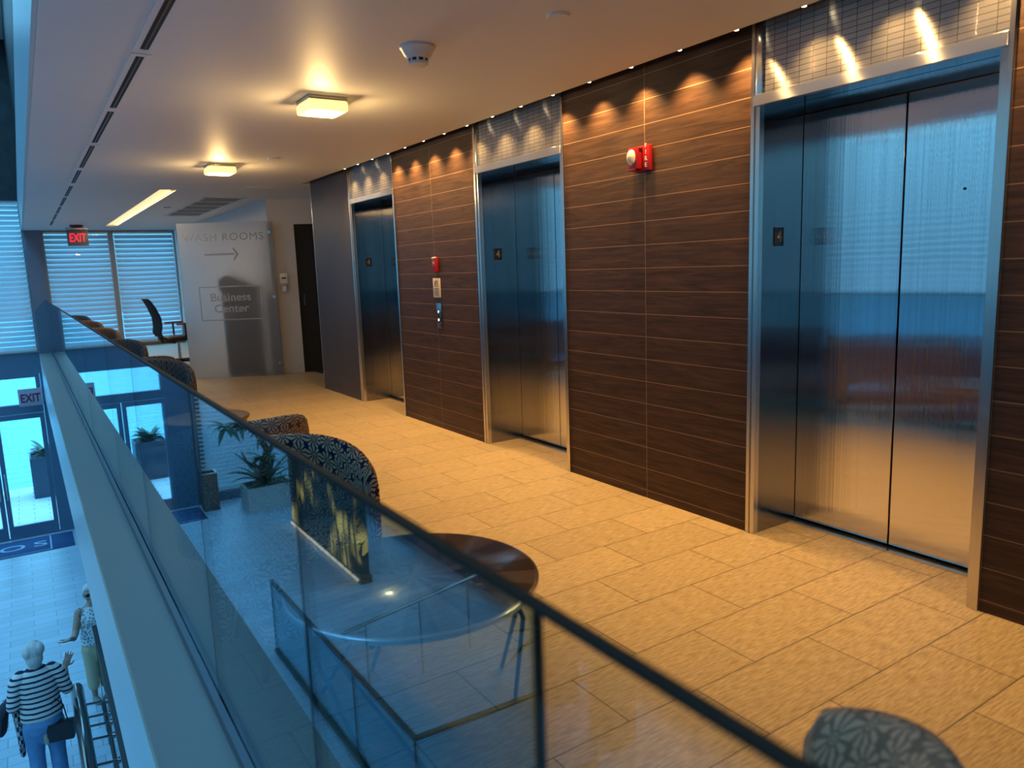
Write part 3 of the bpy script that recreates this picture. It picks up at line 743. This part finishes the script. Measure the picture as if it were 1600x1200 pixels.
C1 = tub_chair('tub chair in bold navy flower fabric facing the sunburst table', (.755, 2.70), R(0), shell_m)
def chair(label, loc, rz, mat=None):
    c = copy_thing(C1, (loc[0], loc[1], 0), rz, label)
    if mat:
        for k in [k for k in bpy.data.objects if k.parent == c and k.name.split('.')[0] != 'leg']:
            k.material_slots[0].link = 'OBJECT'; k.material_slots[0].material = mat
    return c
chair('tub chair close to the camera, only its arm ends showing above the lower frame edge', (.765, .675), R(168), nearchair_m)
chair('beige flowered tub chair backing onto the navy flowered one', (.80, 3.66), R(180), cream_m)
chair('grey flowered tub chair just beyond the small drum table', (.77, 6.35), R(0), dusk_m)
chair('low grey tub chair back between the drum table chair and the next', (.77, 7.15), R(180), dusk_m)
chair('dark grey tub chair before the office chair, rounded back high in view', (.77, 9.0), R(0), dusk_m)
chair('rust brown tub chair third from the far window', (.77, 11.6), R(0), rust_m)
chair('rust brown tub chair second from the far window', (.77, 14.0), R(0), rust_m)
chair('small dark tub chair nearest the far louvred window', (.77, 16.6), R(0), dusk_m)

# ------------------------------------------------------------------ tables
def sunburst_table():
    t = thing('coffee_table', 'round glossy sunburst veneer table with thin black hairpin legs', 'table', (.92, 2.03, 0))
    b = MB(); b.lathe([(.02, .428), (.375, .428), (.387, .436), (.387, .449), (.383, .4522), (.0005, .4522)], 72); b.build('table_top', veneer_m, t, smooth=40)
    b = MB(); b.lathe([(.388, .430), (.394, .434), (.394, .447), (.388, .451)], 72); b.build('rim', trim_steel_m, t)
    for k in range(3):
        q = Matrix.Rotation(k * 2 * pi / 3, 4, 'Z')
        ap = Vector((.20, -.27, .425)); f1 = Vector((.35, .06, .006)); f2 = Vector((.285, -.125, .006))
        b = MB(); b.tube([q @ f1, q @ (ap + Vector((.03, .03, -.05))), q @ ap, q @ (ap + Vector((.03, .0, -.07))), q @ f2], [.0075] * 5, n=8, round_end=True); b.build('leg', blackmetal_m, t)
sunburst_table()
t = thing('drum_table', 'small dark brown drum side table between the tub chairs', 'table', (.98, 5.45, 0))
b = MB(); b.lathe([(.02, .41), (.28, .41), (.29, .418), (.29, .432), (.285, .436), (.001, .436)], 48); b.build('table_top', plain('brown wood top', (.13, .085, .06), .3), t)
b = MB(); b.lathe([(.255, .0), (.265, .02), (.27, .40), (.26, .41)], 48); b.build('drum_body', plain('dark brown drum', (.085, .04, .028), .45), t)

# ------------------------------------------------------------------ lobby: mat, bin, planters, glowing wall, guards, stairs
t = thing('door_mat', 'navy entrance mat lettered SO before the lobby doors', 'mat', (-.85, 17.12, LOB))
MB().box(-1.2, 1.19, -.48, .52, 0, .012).build('pile', navy_m, t, bevel=.004)
bl = MB(); bl.box(.78, .805, -.44, .47, .012, .014); bl.box(-1.1, .78, -.44, -.42, .012, .014)
bl.build('border_line', pale_m, t, smooth=0)
text('lettering', 'OS', .46, pale_m, t, T(.33, .03, .0125) @ Matrix.Rotation(0, 4, 'Z'), .001, sx=1.25, space=1.35)
t = thing('litter_bin', 'tall brown litter bin beside the lobby doors', 'bin', (-2.25, 17.3, LOB))
binm = plain('brown bin metal', (.16, .12, .10), .45)
b = MB()
for a, c, d, e in ((-.16, .16, -.16, -.14), (-.16, .16, .14, .16), (-.16, -.14, -.14, .14), (.14, .16, -.14, .14)): b.box(a, c, d, e, 0, .84)
b.box(-.14, .14, -.14, .14, 0, .6); b.build('body', binm, t, smooth=0)
b = MB()
for a, c, d, e in ((-.17, .17, -.17, -.13), (-.17, .17, .13, .17), (-.17, -.13, -.13, .13), (.13, .17, -.13, .13)): b.box(a, c, d, e, .84, .86)
b.build('rim', trim_steel_m, t, smooth=0)
leaf_m = plain('dark green leaves', (.035, .085, .04), .5, var=.5, scale=9)
bark_m = plain('bark', (.10, .075, .055), .8, bump=.4)
def leafblade(b, base, d, up, ln, w, droop):
    d = Vector(d).normalized(); s = d.cross(Vector((0, 0, 1))).normalized(); top = []; bot = []
    L1, L2 = [], []
    for k in range(7):
        f = k / 6; p = Vector(base) + d * ln * f + Vector((0, 0, up * ln * f - droop * ln * f * f))
        ww = w * (sin(pi * min(1, .12 + f * .88)) ** .8) + .001
        L1.append(p + s * ww + Vector((0, 0, .25 * ww))); L2.append(p - s * ww + Vector((0, 0, .25 * ww))); top.append(p)
    b.rings([[a, m, c, m - Vector((0, 0, .006))] for a, m, c in zip(L1, top, L2)])
def plant(t, base, n, ln, w, seed, up=(.5, 1.6), droop=(.3, .9)):
    r = random.Random(seed); b = MB()
    for k in range(n):
        a = 2.4 * k + r.uniform(-.3, .3)
        leafblade(b, base, (cos(a), sin(a), 0), r.uniform(*up), ln * r.uniform(.6, 1.1), w, r.uniform(*droop))
    return b.build('foliage', leaf_m, t, smooth=60)
soil_m = plain('dark soil', (.03, .022, .016), .9)
def planter(label, loc, w, d, h, mat, n, ln, lw_, seed, name='planter'):
    t = thing(name, label, 'planter', loc)
    b = MB(); th = .03
    for a, c, e, f in ((-w / 2, w / 2, -d / 2, -d / 2 + th), (-w / 2, w / 2, d / 2 - th, d / 2), (-w / 2, -w / 2 + th, -d / 2 + th, d / 2 - th), (w / 2 - th, w / 2, -d / 2 + th, d / 2 - th)): b.box(a, c, e, f, 0, h)
    b.build('pot', mat, t, smooth=0)
    MB().box(-w / 2 + th, w / 2 - th, -d / 2 + th, d / 2 - th, .02, h - .05).build('soil', soil_m, t, smooth=0)
    plant(t, (0, 0, h - .06), n, ln, lw_, seed)
    return t
dkp = plain('dark blue planter', (.03, .05, .08), .5); whp = plain('white stone planter', (.58, .58, .56), .6, bump=.2)
planter('dark square planter outside, behind the right lobby door', (.10, 21.4, LOB - .02), .75, .75, 1.0, dkp, 46, .42, .06, 3, 'square_planter')
planter('dark square planter outside, behind the left lobby door', (-1.6, 21.4, LOB - .02), .75, .75, 1.0, dkp, 46, .42, .06, 5, 'square_planter')
t = planter('big white stone planter with a gnarled tree by the lobby windows', (-3.35, 16.7, LOB), 1.0, .7, .55, whp, 26, .75, .07, 11, 'stone_planter')
b = MB(); b.tube([(0, 0, .5), (.05, .02, .9), (-.08, 0, 1.3), (.1, .05, 1.7), (.4, 0, 1.95), (.9, -.05, 1.85)], [.10, .09, .08, .07, .055, .02], n=9)
b.tube([(-.08, 0, 1.2), (-.35, .1, 1.5), (-.5, .1, 1.9)], [.06, .045, .02], n=8); b.tube([(.03, 0, .85), (.4, -.1, 1.1), (.5, -.1, 1.35)], [.05, .035, .015], n=8)
b.build('trunk', bark_m, t)
for k, c in enumerate(((.45, 0, 1.95), (-.05, .05, 1.75), (-.5, .1, 1.9), (.0, 0, 1.1), (.75, 0, 1.9))): plant(t, c, 16, .42, .06, 20 + k, up=(-.2, .8))
pot_m = plain('grey tall pot', (.22, .20, .18), .6)
planter('tall agave pot by the side windows, nearer the camera', (-4.08, 5.75, LOB), .36, .36, .8, pot_m, 18, .7, .045, 31, 'tall_pot')
planter('tall agave pot by the side windows, farther from the camera', (-4.08, 6.75, LOB), .36, .36, .8, pot_m, 18, .7, .045, 37, 'tall_pot')

def onyx_material():
    m, nt, b = new_mat('backlit reed panel')
    yz = swap_yz(nt, coords(nt), (1, 2, 0))
    mp = N(nt, 'ShaderNodeMapping'); mp.inputs['Scale'].default_value = (5, .5, 1); L(nt, yz, mp.inputs[0])
    a = N(nt, 'ShaderNodeTexNoise', i_Scale=1.6, i_Detail=4.0, i_Distortion=1.5); L(nt, mp.outputs[0], a.inputs['Vector'])
    c = N(nt, 'ShaderNodeTexNoise', i_Scale=.9, i_Detail=2.0); L(nt, yz, c.inputs['Vector'])
    reed = math_(nt, 'GREATER_THAN', a.outputs[0], .50)
    r = N(nt, 'ShaderNodeValToRGB'); r.color_ramp.elements[0].position = .50; r.color_ramp.elements[1].position = .64; L(nt, c.outputs[0], r.inputs[0])
    L(nt, math_(nt, 'MULTIPLY', math_(nt, 'MULTIPLY', reed, r.outputs[0]), 1.3), b.inputs['Emission Strength'])
    b.inputs['Emission Color'].default_value = (.75, .62, .16, 1); b.inputs['Base Color'].default_value = (.06, .07, .06, 1)
    return m
t = thing('glowing_reed_panel', 'backlit yellow panel with dark reeds on the lobby side wall', 'light panel', (-3.4, 13.2, LOB))
MB().box(-.18, 0, -1.85, 1.85, .12, 1.75).build('panel', onyx_material(), t, smooth=0)
MB().box(-.2, .01, -1.9, 1.9, 1.75, 1.80).build('cap', darkstone_m, t, smooth=0)
b = MB()
for k in range(11): b.box(.0, .03, -1.8 + k * .34, -1.52 + k * .34, .03, .07)
b.build('base_light_strip', emit_mat('warm strip', (1, .85, .6), 1.0), t, smooth=0)
MB().box(-.2, .0, -1.9, 1.9, 0, .12).build('plinth', darkstone_m, t, smooth=0)

def guard(name, label, pts, h=1.05, z0=LOB, group=None):
    t = thing(name, label, 'guard rail', (pts[0][0], pts[0][1], z0), 0, group); o0 = Vector((pts[0][0], pts[0][1]))
    for a, b_ in zip(pts[:-1], pts[1:]):
        a = Vector(a) - o0; b_ = Vector(b_) - o0; d = b_ - a; ln = d.length; m = max(1, round(ln / 1.4)); M_ = Matrix.Translation((a.x, a.y, 0)) @ Matrix.Rotation(math.atan2(d.y, d.x), 4, 'Z')
        for k in range(m):
            MB().box(ln * k / m + .008, ln * (k + 1) / m - .008, -.007, .007, .03, h - .03, M_).build('glass_pane', guard_m, t, smooth=0)
        MB().box(0, ln, -.025, .025, h - .03, h, M_).build('top_rail', blackmetal_m, t, smooth=0)
        MB().box(0, ln, -.03, .03, 0, .05, M_).build('base_shoe', blackmetal_m, t, smooth=0)
        for k in range(m + 1): MB().box(ln * k / m - .006, ln * k / m + .006, -.01, .01, .05, h - .03, M_).build('joint_post', blackmetal_m, t, smooth=0)
guard('glass_guard', 'black topped glass guard below the fascia beside the two women', [(.285, 9.9), (.30, 5.8)])
guard('glass_guard', 'black topped glass guard turning a corner above the lobby stair', [(-1.62, 9.94), (-1.69, 5.62), (-3.65, 5.50)])
t = thing('steel_handrail', 'thick steel handrail tube with round end beside the striped shirt', 'handrail', (.02, 8.6, LOB))
b = MB(); b.tube([(0, 0, .95), (.01, -1.0, .95), (.02, -2.6, .95)], .060, n=20, round_end=True); b.build('tube', steel_m, t)
for k, yy in enumerate((-.35, -.62, -.80, -1.05, -1.5, -2.0)):
    b = MB(); b.tube([(.02, yy, .93), (.262, yy, .93 - .03)], .012, n=8); b.tube([(.20, yy, .905), (.20, yy, .82)], .010, n=8); b.tube([(.236, yy, .90), (.255, yy, .90)], .028, n=12); b.build('bracket', steel_m, t)
for yy in (-.6, -2.2):
    b = MB(); b.tube([(.02, yy, .93), (.02, yy, .0)], .02, n=12); b.build('post', steel_m, t)
t = thing('stair_handrail', 'slim steel handrail above the descending lobby stair', 'handrail', (-1.9, 7.95, LOB))
b = MB(); b.tube([(0, 0, 1.0), (-2.2, .5, 1.0)], .022, n=12, round_end=True); b.build('tube', trim_steel_m, t)
for k in range(3):
    p = Vector((-.3 - .8 * k, .07 + .18 * k, 1.0)); b = MB(); b.tube([p, p + Vector((0, 0, -.09)), p + Vector((.09, .0, -.09))], .010, n=8)
    b.tube([p + Vector((0, 0, -.09)), p + Vector((0, 0, -1.0))], .012, n=8); b.build('bracket', trim_steel_m, t)
t = thing('lobby_stair', 'tiled stair going down from the lobby floor', 'stair', (-2.675, 5.3, LOB))
for k in range(8):
    MB().box(-.90, .90, -.28 * (k + 1), -.28 * k, -.16 * (k + 1) - .05, -.16 * (k + 1)).build('tread', lobby_m, t, smooth=0)
MB().box(-.90, .90, -2.3, .0, -1.9, -1.7).build('underside', darkstone_m, t, smooth=0)

# ------------------------------------------------------------------ people
skin_m = plain('skin', (.42, .25, .18), .55); grey_hair_m = plain('grey hair', (.58, .54, .50), .7, var=.35, scale=60, bump=.4)
def stripe_material():
    m, nt, b = new_mat('navy striped knit')
    t = N(nt, 'ShaderNodeTexCoord'); sp = N(nt, 'ShaderNodeSeparateXYZ'); L(nt, t.outputs['Object'], sp.inputs[0])
    no = N(nt, 'ShaderNodeTexNoise', i_Scale=7.0); L(nt, t.outputs['Object'], no.inputs['Vector'])
    z = math_(nt, 'MULTIPLY_ADD', no.outputs[0], .018, sp.outputs[2])
    f = math_(nt, 'GREATER_THAN', math_(nt, 'FRACT', math_(nt, 'MULTIPLY', z, 1 / .052)), .62)
    L(nt, mixc(nt, f, (.66, .62, .58, 1), (.012, .014, .045, 1)), b.inputs['Base Color']); b.inputs['Roughness'].default_value = .85
    return m
stripe_m = stripe_material(); jeans_m = plain('blue denim', (.13, .26, .46), .8, var=.3, scale=14, bump=.2)
def limb(b, pts, rad): b.tube(pts, rad, n=14, round_end=True)
def torso(b, rs):
    n = 22; b.rings([[Vector((cx + rx * cos(2 * pi * k / n), cy + ry * sin(2 * pi * k / n), z)) for k in range(n)] for cx, cy, z, rx, ry in rs])
def hand(b, w, d, nrm, side, spread=.12, curl=.25):
    """w wrist, d along the fingers, nrm palm normal, side +1/-1 thumb side"""
    w = Vector(w); d = Vector(d).normalized(); nrm = Vector(nrm); nrm = (nrm - d * nrm.dot(d)).normalized(); s = d.cross(nrm) * side
    M_ = Matrix((s.to_4d(), nrm.to_4d(), d.to_4d(), (0, 0, 0, 1))).transposed(); M_ = Matrix(((s.x, nrm.x, d.x), (s.y, nrm.y, d.y), (s.z, nrm.z, d.z))).to_4x4()
    b.ell(w + d * .048, (.040, .017, .054), M_)
    for k, (o, ln) in enumerate(((.029, .070), (.010, .078), (-.010, .073), (-.028, .058))):
        p = w + d * .088 + s * o; f = (d + s * o * spread * 25).normalized()
        q = p + f * ln * .45 + nrm * curl * .012; e = p + f * ln * .95 + nrm * curl * .045
        b.tube([p - f * .02, p, q, e], [.0085, .0088, .0080, .0066], n=8, round_end=True)
    p = w + d * .028 + s * .030
    b.tube([p, p + (s * .8 + d * .5 + nrm * .2).normalized() * .036, p + (s * .62 + d * .78 + nrm * .25).normalized() * .068], [.011, .010, .008], n=8, round_end=True)
def face(b, c, f, sc=1.0):
    """nose, chin, ears, brow on the head at c looking along f"""
    c = Vector(c); f = Vector(f).normalized(); s = f.cross(Vector((0, 0, 1))); u = Vector((0, 0, 1))
    b.ell(c + f * .088 * sc - u * .018, (.014, .016, .024)); b.ell(c + f * .070 - u * .085, (.03, .026, .024))
    for q in (-1, 1):
        b.ell(c + s * .078 * q - f * .005 - u * .012, (.014, .022, .032)); b.ell(c + f * .078 + s * .034 * q + u * .022, (.026, .012, .010))
        b.ell(c + f * .068 + s * .040 * q - u * .032, (.024, .020, .020))
    b.ell(c + f * .083 - u * .052, (.022, .012, .009))

def woman_striped():
    t = thing('person', 'woman from behind in a navy striped shirt and jeans walking in the lobby', 'person', (-.30, 8.42, LOB), R(4)); t.scale = (.90, .94, 1.0)
    b = MB()                                                          # skin
    b.ell((0, .015, 1.535), (.078, .098, .118)); limb(b, [(0, -.005, 1.34), (0, .0, 1.47)], [.058, .054]); face(b, (0, .015, 1.535), (0, 1, 0))
    torso(b, [(0, 0, .82, .15, .10), (0, 0, 1.0, .15, .10), (0, 0, 1.28, .16, .10), (0, 0, 1.37, .10, .07), (0, 0, 1.40, .05, .05)])
    limb(b, [(-.18, 0, 1.31), (-.245, -.02, 1.05)], [.055, .042]); limb(b, [(-.245, -.02, 1.05), (-.215, .12, .98), (-.16, .24, 1.0)], [.044, .040, .028])
    limb(b, [(.18, 0, 1.31), (.255, -.01, 1.07)], [.055, .042]); limb(b, [(.255, -.01, 1.07), (.275, .12, 1.12), (.285, .19, 1.21)], [.044, .038, .027])
    hand(b, (.285, .19, 1.215), (.45, .25, .85), (-.2, -.95, .3), 1, spread=.2); hand(b, (-.16, .24, 1.0), (.4, .9, 0), (0, 0, -1), 1, curl=.6)
    for s in (-1, 1):
        limb(b, [(.09 * s, 0, .80), (.095 * s, .01, .46), (.095 * s, -.015, .08)], [.09, .058, .038])
        b.ell((.10 * s, .05, .03), (.042, .12, .032))
    b.build('body', skin_m, t, remesh=.0065, sm_it=2)
    b = MB(); b.ell((0, -.005, 1.555), (.098, .112, .115)); b.ell((0, -.045, 1.49), (.085, .075, .085)); b.ell((.05, -.03, 1.58), (.06, .08, .07)); b.ell((-.05, -.035, 1.57), (.06, .08, .08)); b.ell((0, -.05, 1.425), (.055, .045, .04))
    b.build('hair', grey_hair_m, t, remesh=.008, sm_it=2)
    b = MB()                                                          # shirt
    torso(b, [(0, -.01, .87, .205, .145), (0, -.01, .93, .205, .148), (0, 0, 1.05, .190, .138), (0, 0, 1.18, .200, .135), (0, 0, 1.28, .205, .120), (0, -.005, 1.345, .165, .092), (0, -.005, 1.385, .085, .070), (0, 0, 1.40, .068, .064)])
    for s in (-1, 1):
        e = (-.25, -.022, 1.06) if s < 0 else (.262, -.012, 1.08)
        limb(b, [(.15 * s, 0, 1.315), (.19 * s, 0, 1.28), e], [.078, .080, .066])
    b.build('striped_shirt', stripe_m, t, remesh=.008, sm_it=3)
    b = MB()
    torso(b, [(0, -.01, .60, .10, .08), (0, -.02, .74, .185, .140), (0, -.02, .82, .195, .150), (0, -.01, .91, .185, .135)])
    for s in (-1, 1): limb(b, [(.095 * s, -.015, .78), (.100 * s, .0, .46), (.105 * s, -.02, .07)], [.112, .082, .078])
    b.build('jeans', jeans_m, t, remesh=.009, sm_it=2)
    for s in (-1, 1): MB().ell((.10 * s, .05, .035), (.052, .135, .036)).build('shoe', whitep_m, t)
    return t
woman_striped()
# things she carries
t = thing('handbag', 'black flap handbag with tan side hanging at the striped woman\'s hip', 'handbag', (-.17, 8.30, LOB + .62), R(-14))
MB().box(-.10, .13, -.05, .05, 0, .19).build('bag_body', plain('black leather', (.012, .010, .012), .35), t, bevel=.012)
MB().box(-.135, -.09, -.052, .052, -.005, .195).build('side_gusset', plain('tan leather', (.42, .36, .24), .5), t, bevel=.01)
MB().box(-.10, .135, -.056, -.048, .06, .195).build('flap', plain('black leather flap', (.016, .013, .015), .3), t, bevel=.004)
b = MB(); b.tube([(-.07, 0, .19), (-.06, .0, .36), (0, 0, .44), (.06, 0, .36), (.08, 0, .19)], .006, n=8); b.build('strap', black_m, t)
t = thing('jacket', 'dark patterned jacket draped over the striped woman\'s left arm', 'jacket', (-.55, 8.44, LOB + .5))
def houndstooth():
    m, nt, b = new_mat('black and white knit')
    ch = N(nt, 'ShaderNodeTexChecker', i_Scale=42.0); L(nt, coords(nt, scale=(1, 1, .5)), ch.inputs['Vector']); ch.inputs[1].default_value = (.42, .42, .40, 1); ch.inputs[2].default_value = (.015, .016, .03, 1)
    L(nt, ch.outputs[0], b.inputs['Base Color']); b.inputs['Roughness'].default_value = .9; return m
b = MB(); b.tube([(.05, .0, .02), (.05, -.02, .25), (.04, .02, .46), (-.02, .1, .52)], [.042, .05, .06, .06], n=12, ysc=.6, round_end=True)
b.build('sleeve', houndstooth(), t)
b = MB(); b.tube([(-.10, .12, .30), (-.08, .10, .45), (-.02, .08, .54)], [.10, .11, .07], n=14, ysc=.55, round_end=True); b.build('folded_body', plain('dark knit', (.02, .02, .035), .9, var=.6, scale=50), t)

def flower_top():
    m, nt, b = new_mat('white print cotton')
    v = N(nt, 'ShaderNodeTexVoronoi', i_Scale=34.0); L(nt, coords(nt), v.inputs['Vector'])
    f = math_(nt, 'LESS_THAN', v.outputs['Distance'], .42)
    L(nt, mixc(nt, f, (.70, .70, .68, 1), (.14, .24, .34, 1)), b.inputs['Base Color']); b.inputs['Roughness'].default_value = .85; return m
def woman_sleeveless():
    t = thing('person', 'woman in a white print sleeveless top and sunglasses holding out her arm', 'person', (.295, 10.10, LOB), R(10)); t.scale = (.95, .95, .95)
    b = MB()                                                          # faces -y
    b.ell((0, -.015, 1.46), (.074, .094, .112)); limb(b, [(0, .005, 1.27), (0, .0, 1.40)], [.054, .050]); face(b, (0, -.015, 1.46), (-.25, -.95, 0))
    torso(b, [(0, 0, .78, .14, .10), (0, 0, 1.0, .14, .09), (0, 0, 1.21, .15, .09), (0, 0, 1.30, .11, .07), (0, 0, 1.34, .05, .05)])
    limb(b, [(-.155, 0, 1.25), (-.225, -.04, 1.02)], [.052, .042]); limb(b, [(-.225, -.04, 1.02), (-.28, -.17, 1.00), (-.335, -.27, 1.05)], [.042, .036, .026])
    hand(b, (-.335, -.27, 1.05), (-.75, -.5, .1), (.2, .25, 1), 1, spread=.2, curl=.4)
    limb(b, [(.155, 0, 1.25), (.22, .02, 1.0)], [.052, .042]); limb(b, [(.22, .02, 1.0), (.20, -.12, .92), (.12, -.20, .95)], [.042, .036, .026])
    hand(b, (.12, -.20, .95), (-.8, -.4, .1), (0, 0, 1), 1, curl=.8)
    for s in (-1, 1):
        limb(b, [(.085 * s, 0, .78), (.09 * s, -.01, .44), (.09 * s, .015, .08)], [.085, .055, .036]); b.ell((.09 * s, -.05, .03), (.04, .115, .030))
    b.build('body', skin_m, t, remesh=.0065, sm_it=2)
    b = MB(); b.ell((0, .012, 1.50), (.090, .100, .090)); b.ell((0, .04, 1.44), (.082, .070, .085)); b.ell((-.04, -.05, 1.545), (.05, .045, .035)); b.ell((.04, -.05, 1.545), (.05, .045, .035))
    b.build('hair', grey_hair_m, t, remesh=.008, sm_it=2)
    gl = MB()
    for s in (-1, 1): gl.ell((.034 * s - .02, -.105 + .008 * s, 1.478), (.032, .012, .022)); gl.tube([(.064 * s - .012, -.09, 1.482), (.082 * s, .0, 1.482)], .004, n=6)
    gl.build('sunglasses', black_m, t)
    b = MB()
    torso(b, [(0, 0, .80, .180, .13), (0, 0, .90, .175, .128), (0, 0, 1.03, .160, .115), (0, -.01, 1.15, .175, .125), (0, 0, 1.24, .150, .100), (0, 0, 1.30, .105, .075), (0, 0, 1.315, .085, .065)])
    b.build('sleeveless_top', flower_top(), t, remesh=.008, sm_it=3)
    b = MB(); b.tube([(-.15 + .01, 0, 1.30), (-.165, -.055, 1.22), (-.15, -.02, 1.14), (-.165, .05, 1.22), (-.14, 0, 1.30)], .009, n=6); b.build('armhole_trim', plain('navy binding', (.02, .025, .05), .8), t)
    tan_m = plain('tan trousers', (.50, .42, .26), .8)
    b = MB(); torso(b, [(0, 0, .56, .10, .08), (0, .01, .70, .165, .125), (0, 0, .84, .165, .120)])
    for s in (-1, 1): limb(b, [(.085 * s, 0, .74), (.09 * s, 0, .46), (.09 * s, .01, .22)], [.10, .078, .072])
    b.build('trousers', tan_m, t, remesh=.009, sm_it=2)
    for s in (-1, 1): MB().ell((.09 * s, -.05, .03), (.046, .125, .032)).build('shoe', plain('grey shoe', (.25, .24, .22), .6), t)
woman_sleeveless()

# ------------------------------------------------------------------ light and camera
w = bpy.data.worlds.new('sky'); SC.world = w; w.use_nodes = True; nt = w.node_tree
bg = nt.nodes['Background']; tc = N(nt, 'ShaderNodeTexCoord'); sp = N(nt, 'ShaderNodeSeparateXYZ'); L(nt, tc.outputs['Generated'], sp.inputs[0])
r = N(nt, 'ShaderNodeValToRGB'); e = r.color_ramp.elements
e[0].position = .0; e[0].color = (.21, .64, .90, 1); e[1].position = 1; e[1].color = (.14, .50, .98, 1)
L(nt, sp.outputs[2], r.inputs[0]); L(nt, r.outputs[0], bg.inputs[0])
zz = math_(nt, 'MAXIMUM', sp.outputs[2], 0.0)
L(nt, math_(nt, 'MULTIPLY_ADD', zz, 7.8, .8), bg.inputs[1])

cd = bpy.data.cameras.new('camera'); cam = bpy.data.objects.new('camera', cd); COL.objects.link(cam); SC.camera = cam
cd.sensor_width = 36; cd.lens = 36 * 1165 / 1600; cd.clip_start = .02; cd.clip_end = 400
F = 1165.0
def unit(v): return Vector(v).normalized()
dY = unit((30 - 800, 444 - 600, F)); dn = unit((1088 - 800, 8200 - 600, F)); dn = (dn - dY * dn.dot(dY)).normalized(); up = -dn; dX = dY.cross(up)
rows = (dX, dY, up)                                    # world axes in picture axes (x right, y down, z forward)
right = Vector([q.x for q in rows]); upv = Vector([-q.y for q in rows]); back = Vector([-q.z for q in rows])
Mx = Matrix((right, upv, back)).transposed().to_4x4(); Mx.translation = (0, 0, ZC); cam.matrix_world = Mx
cd.dof.use_dof = True; cd.dof.focus_distance = 5.0; cd.dof.aperture_fstop = 2.6

SC.view_settings.view_transform = 'Standard'; SC.view_settings.look = 'None'; SC.view_settings.gamma = 1; SC.view_settings.use_curve_mapping = False
SC.view_settings.exposure = 0.0
cy = SC.cycles
cy.max_bounces = 10; cy.diffuse_bounces = 4; cy.glossy_bounces = 5; cy.transmission_bounces = 6; cy.transparent_max_bounces = 24
cy.caustics_reflective = False; cy.caustics_refractive = False; cy.sample_clamp_indirect = 6.0; cy.use_denoising = True
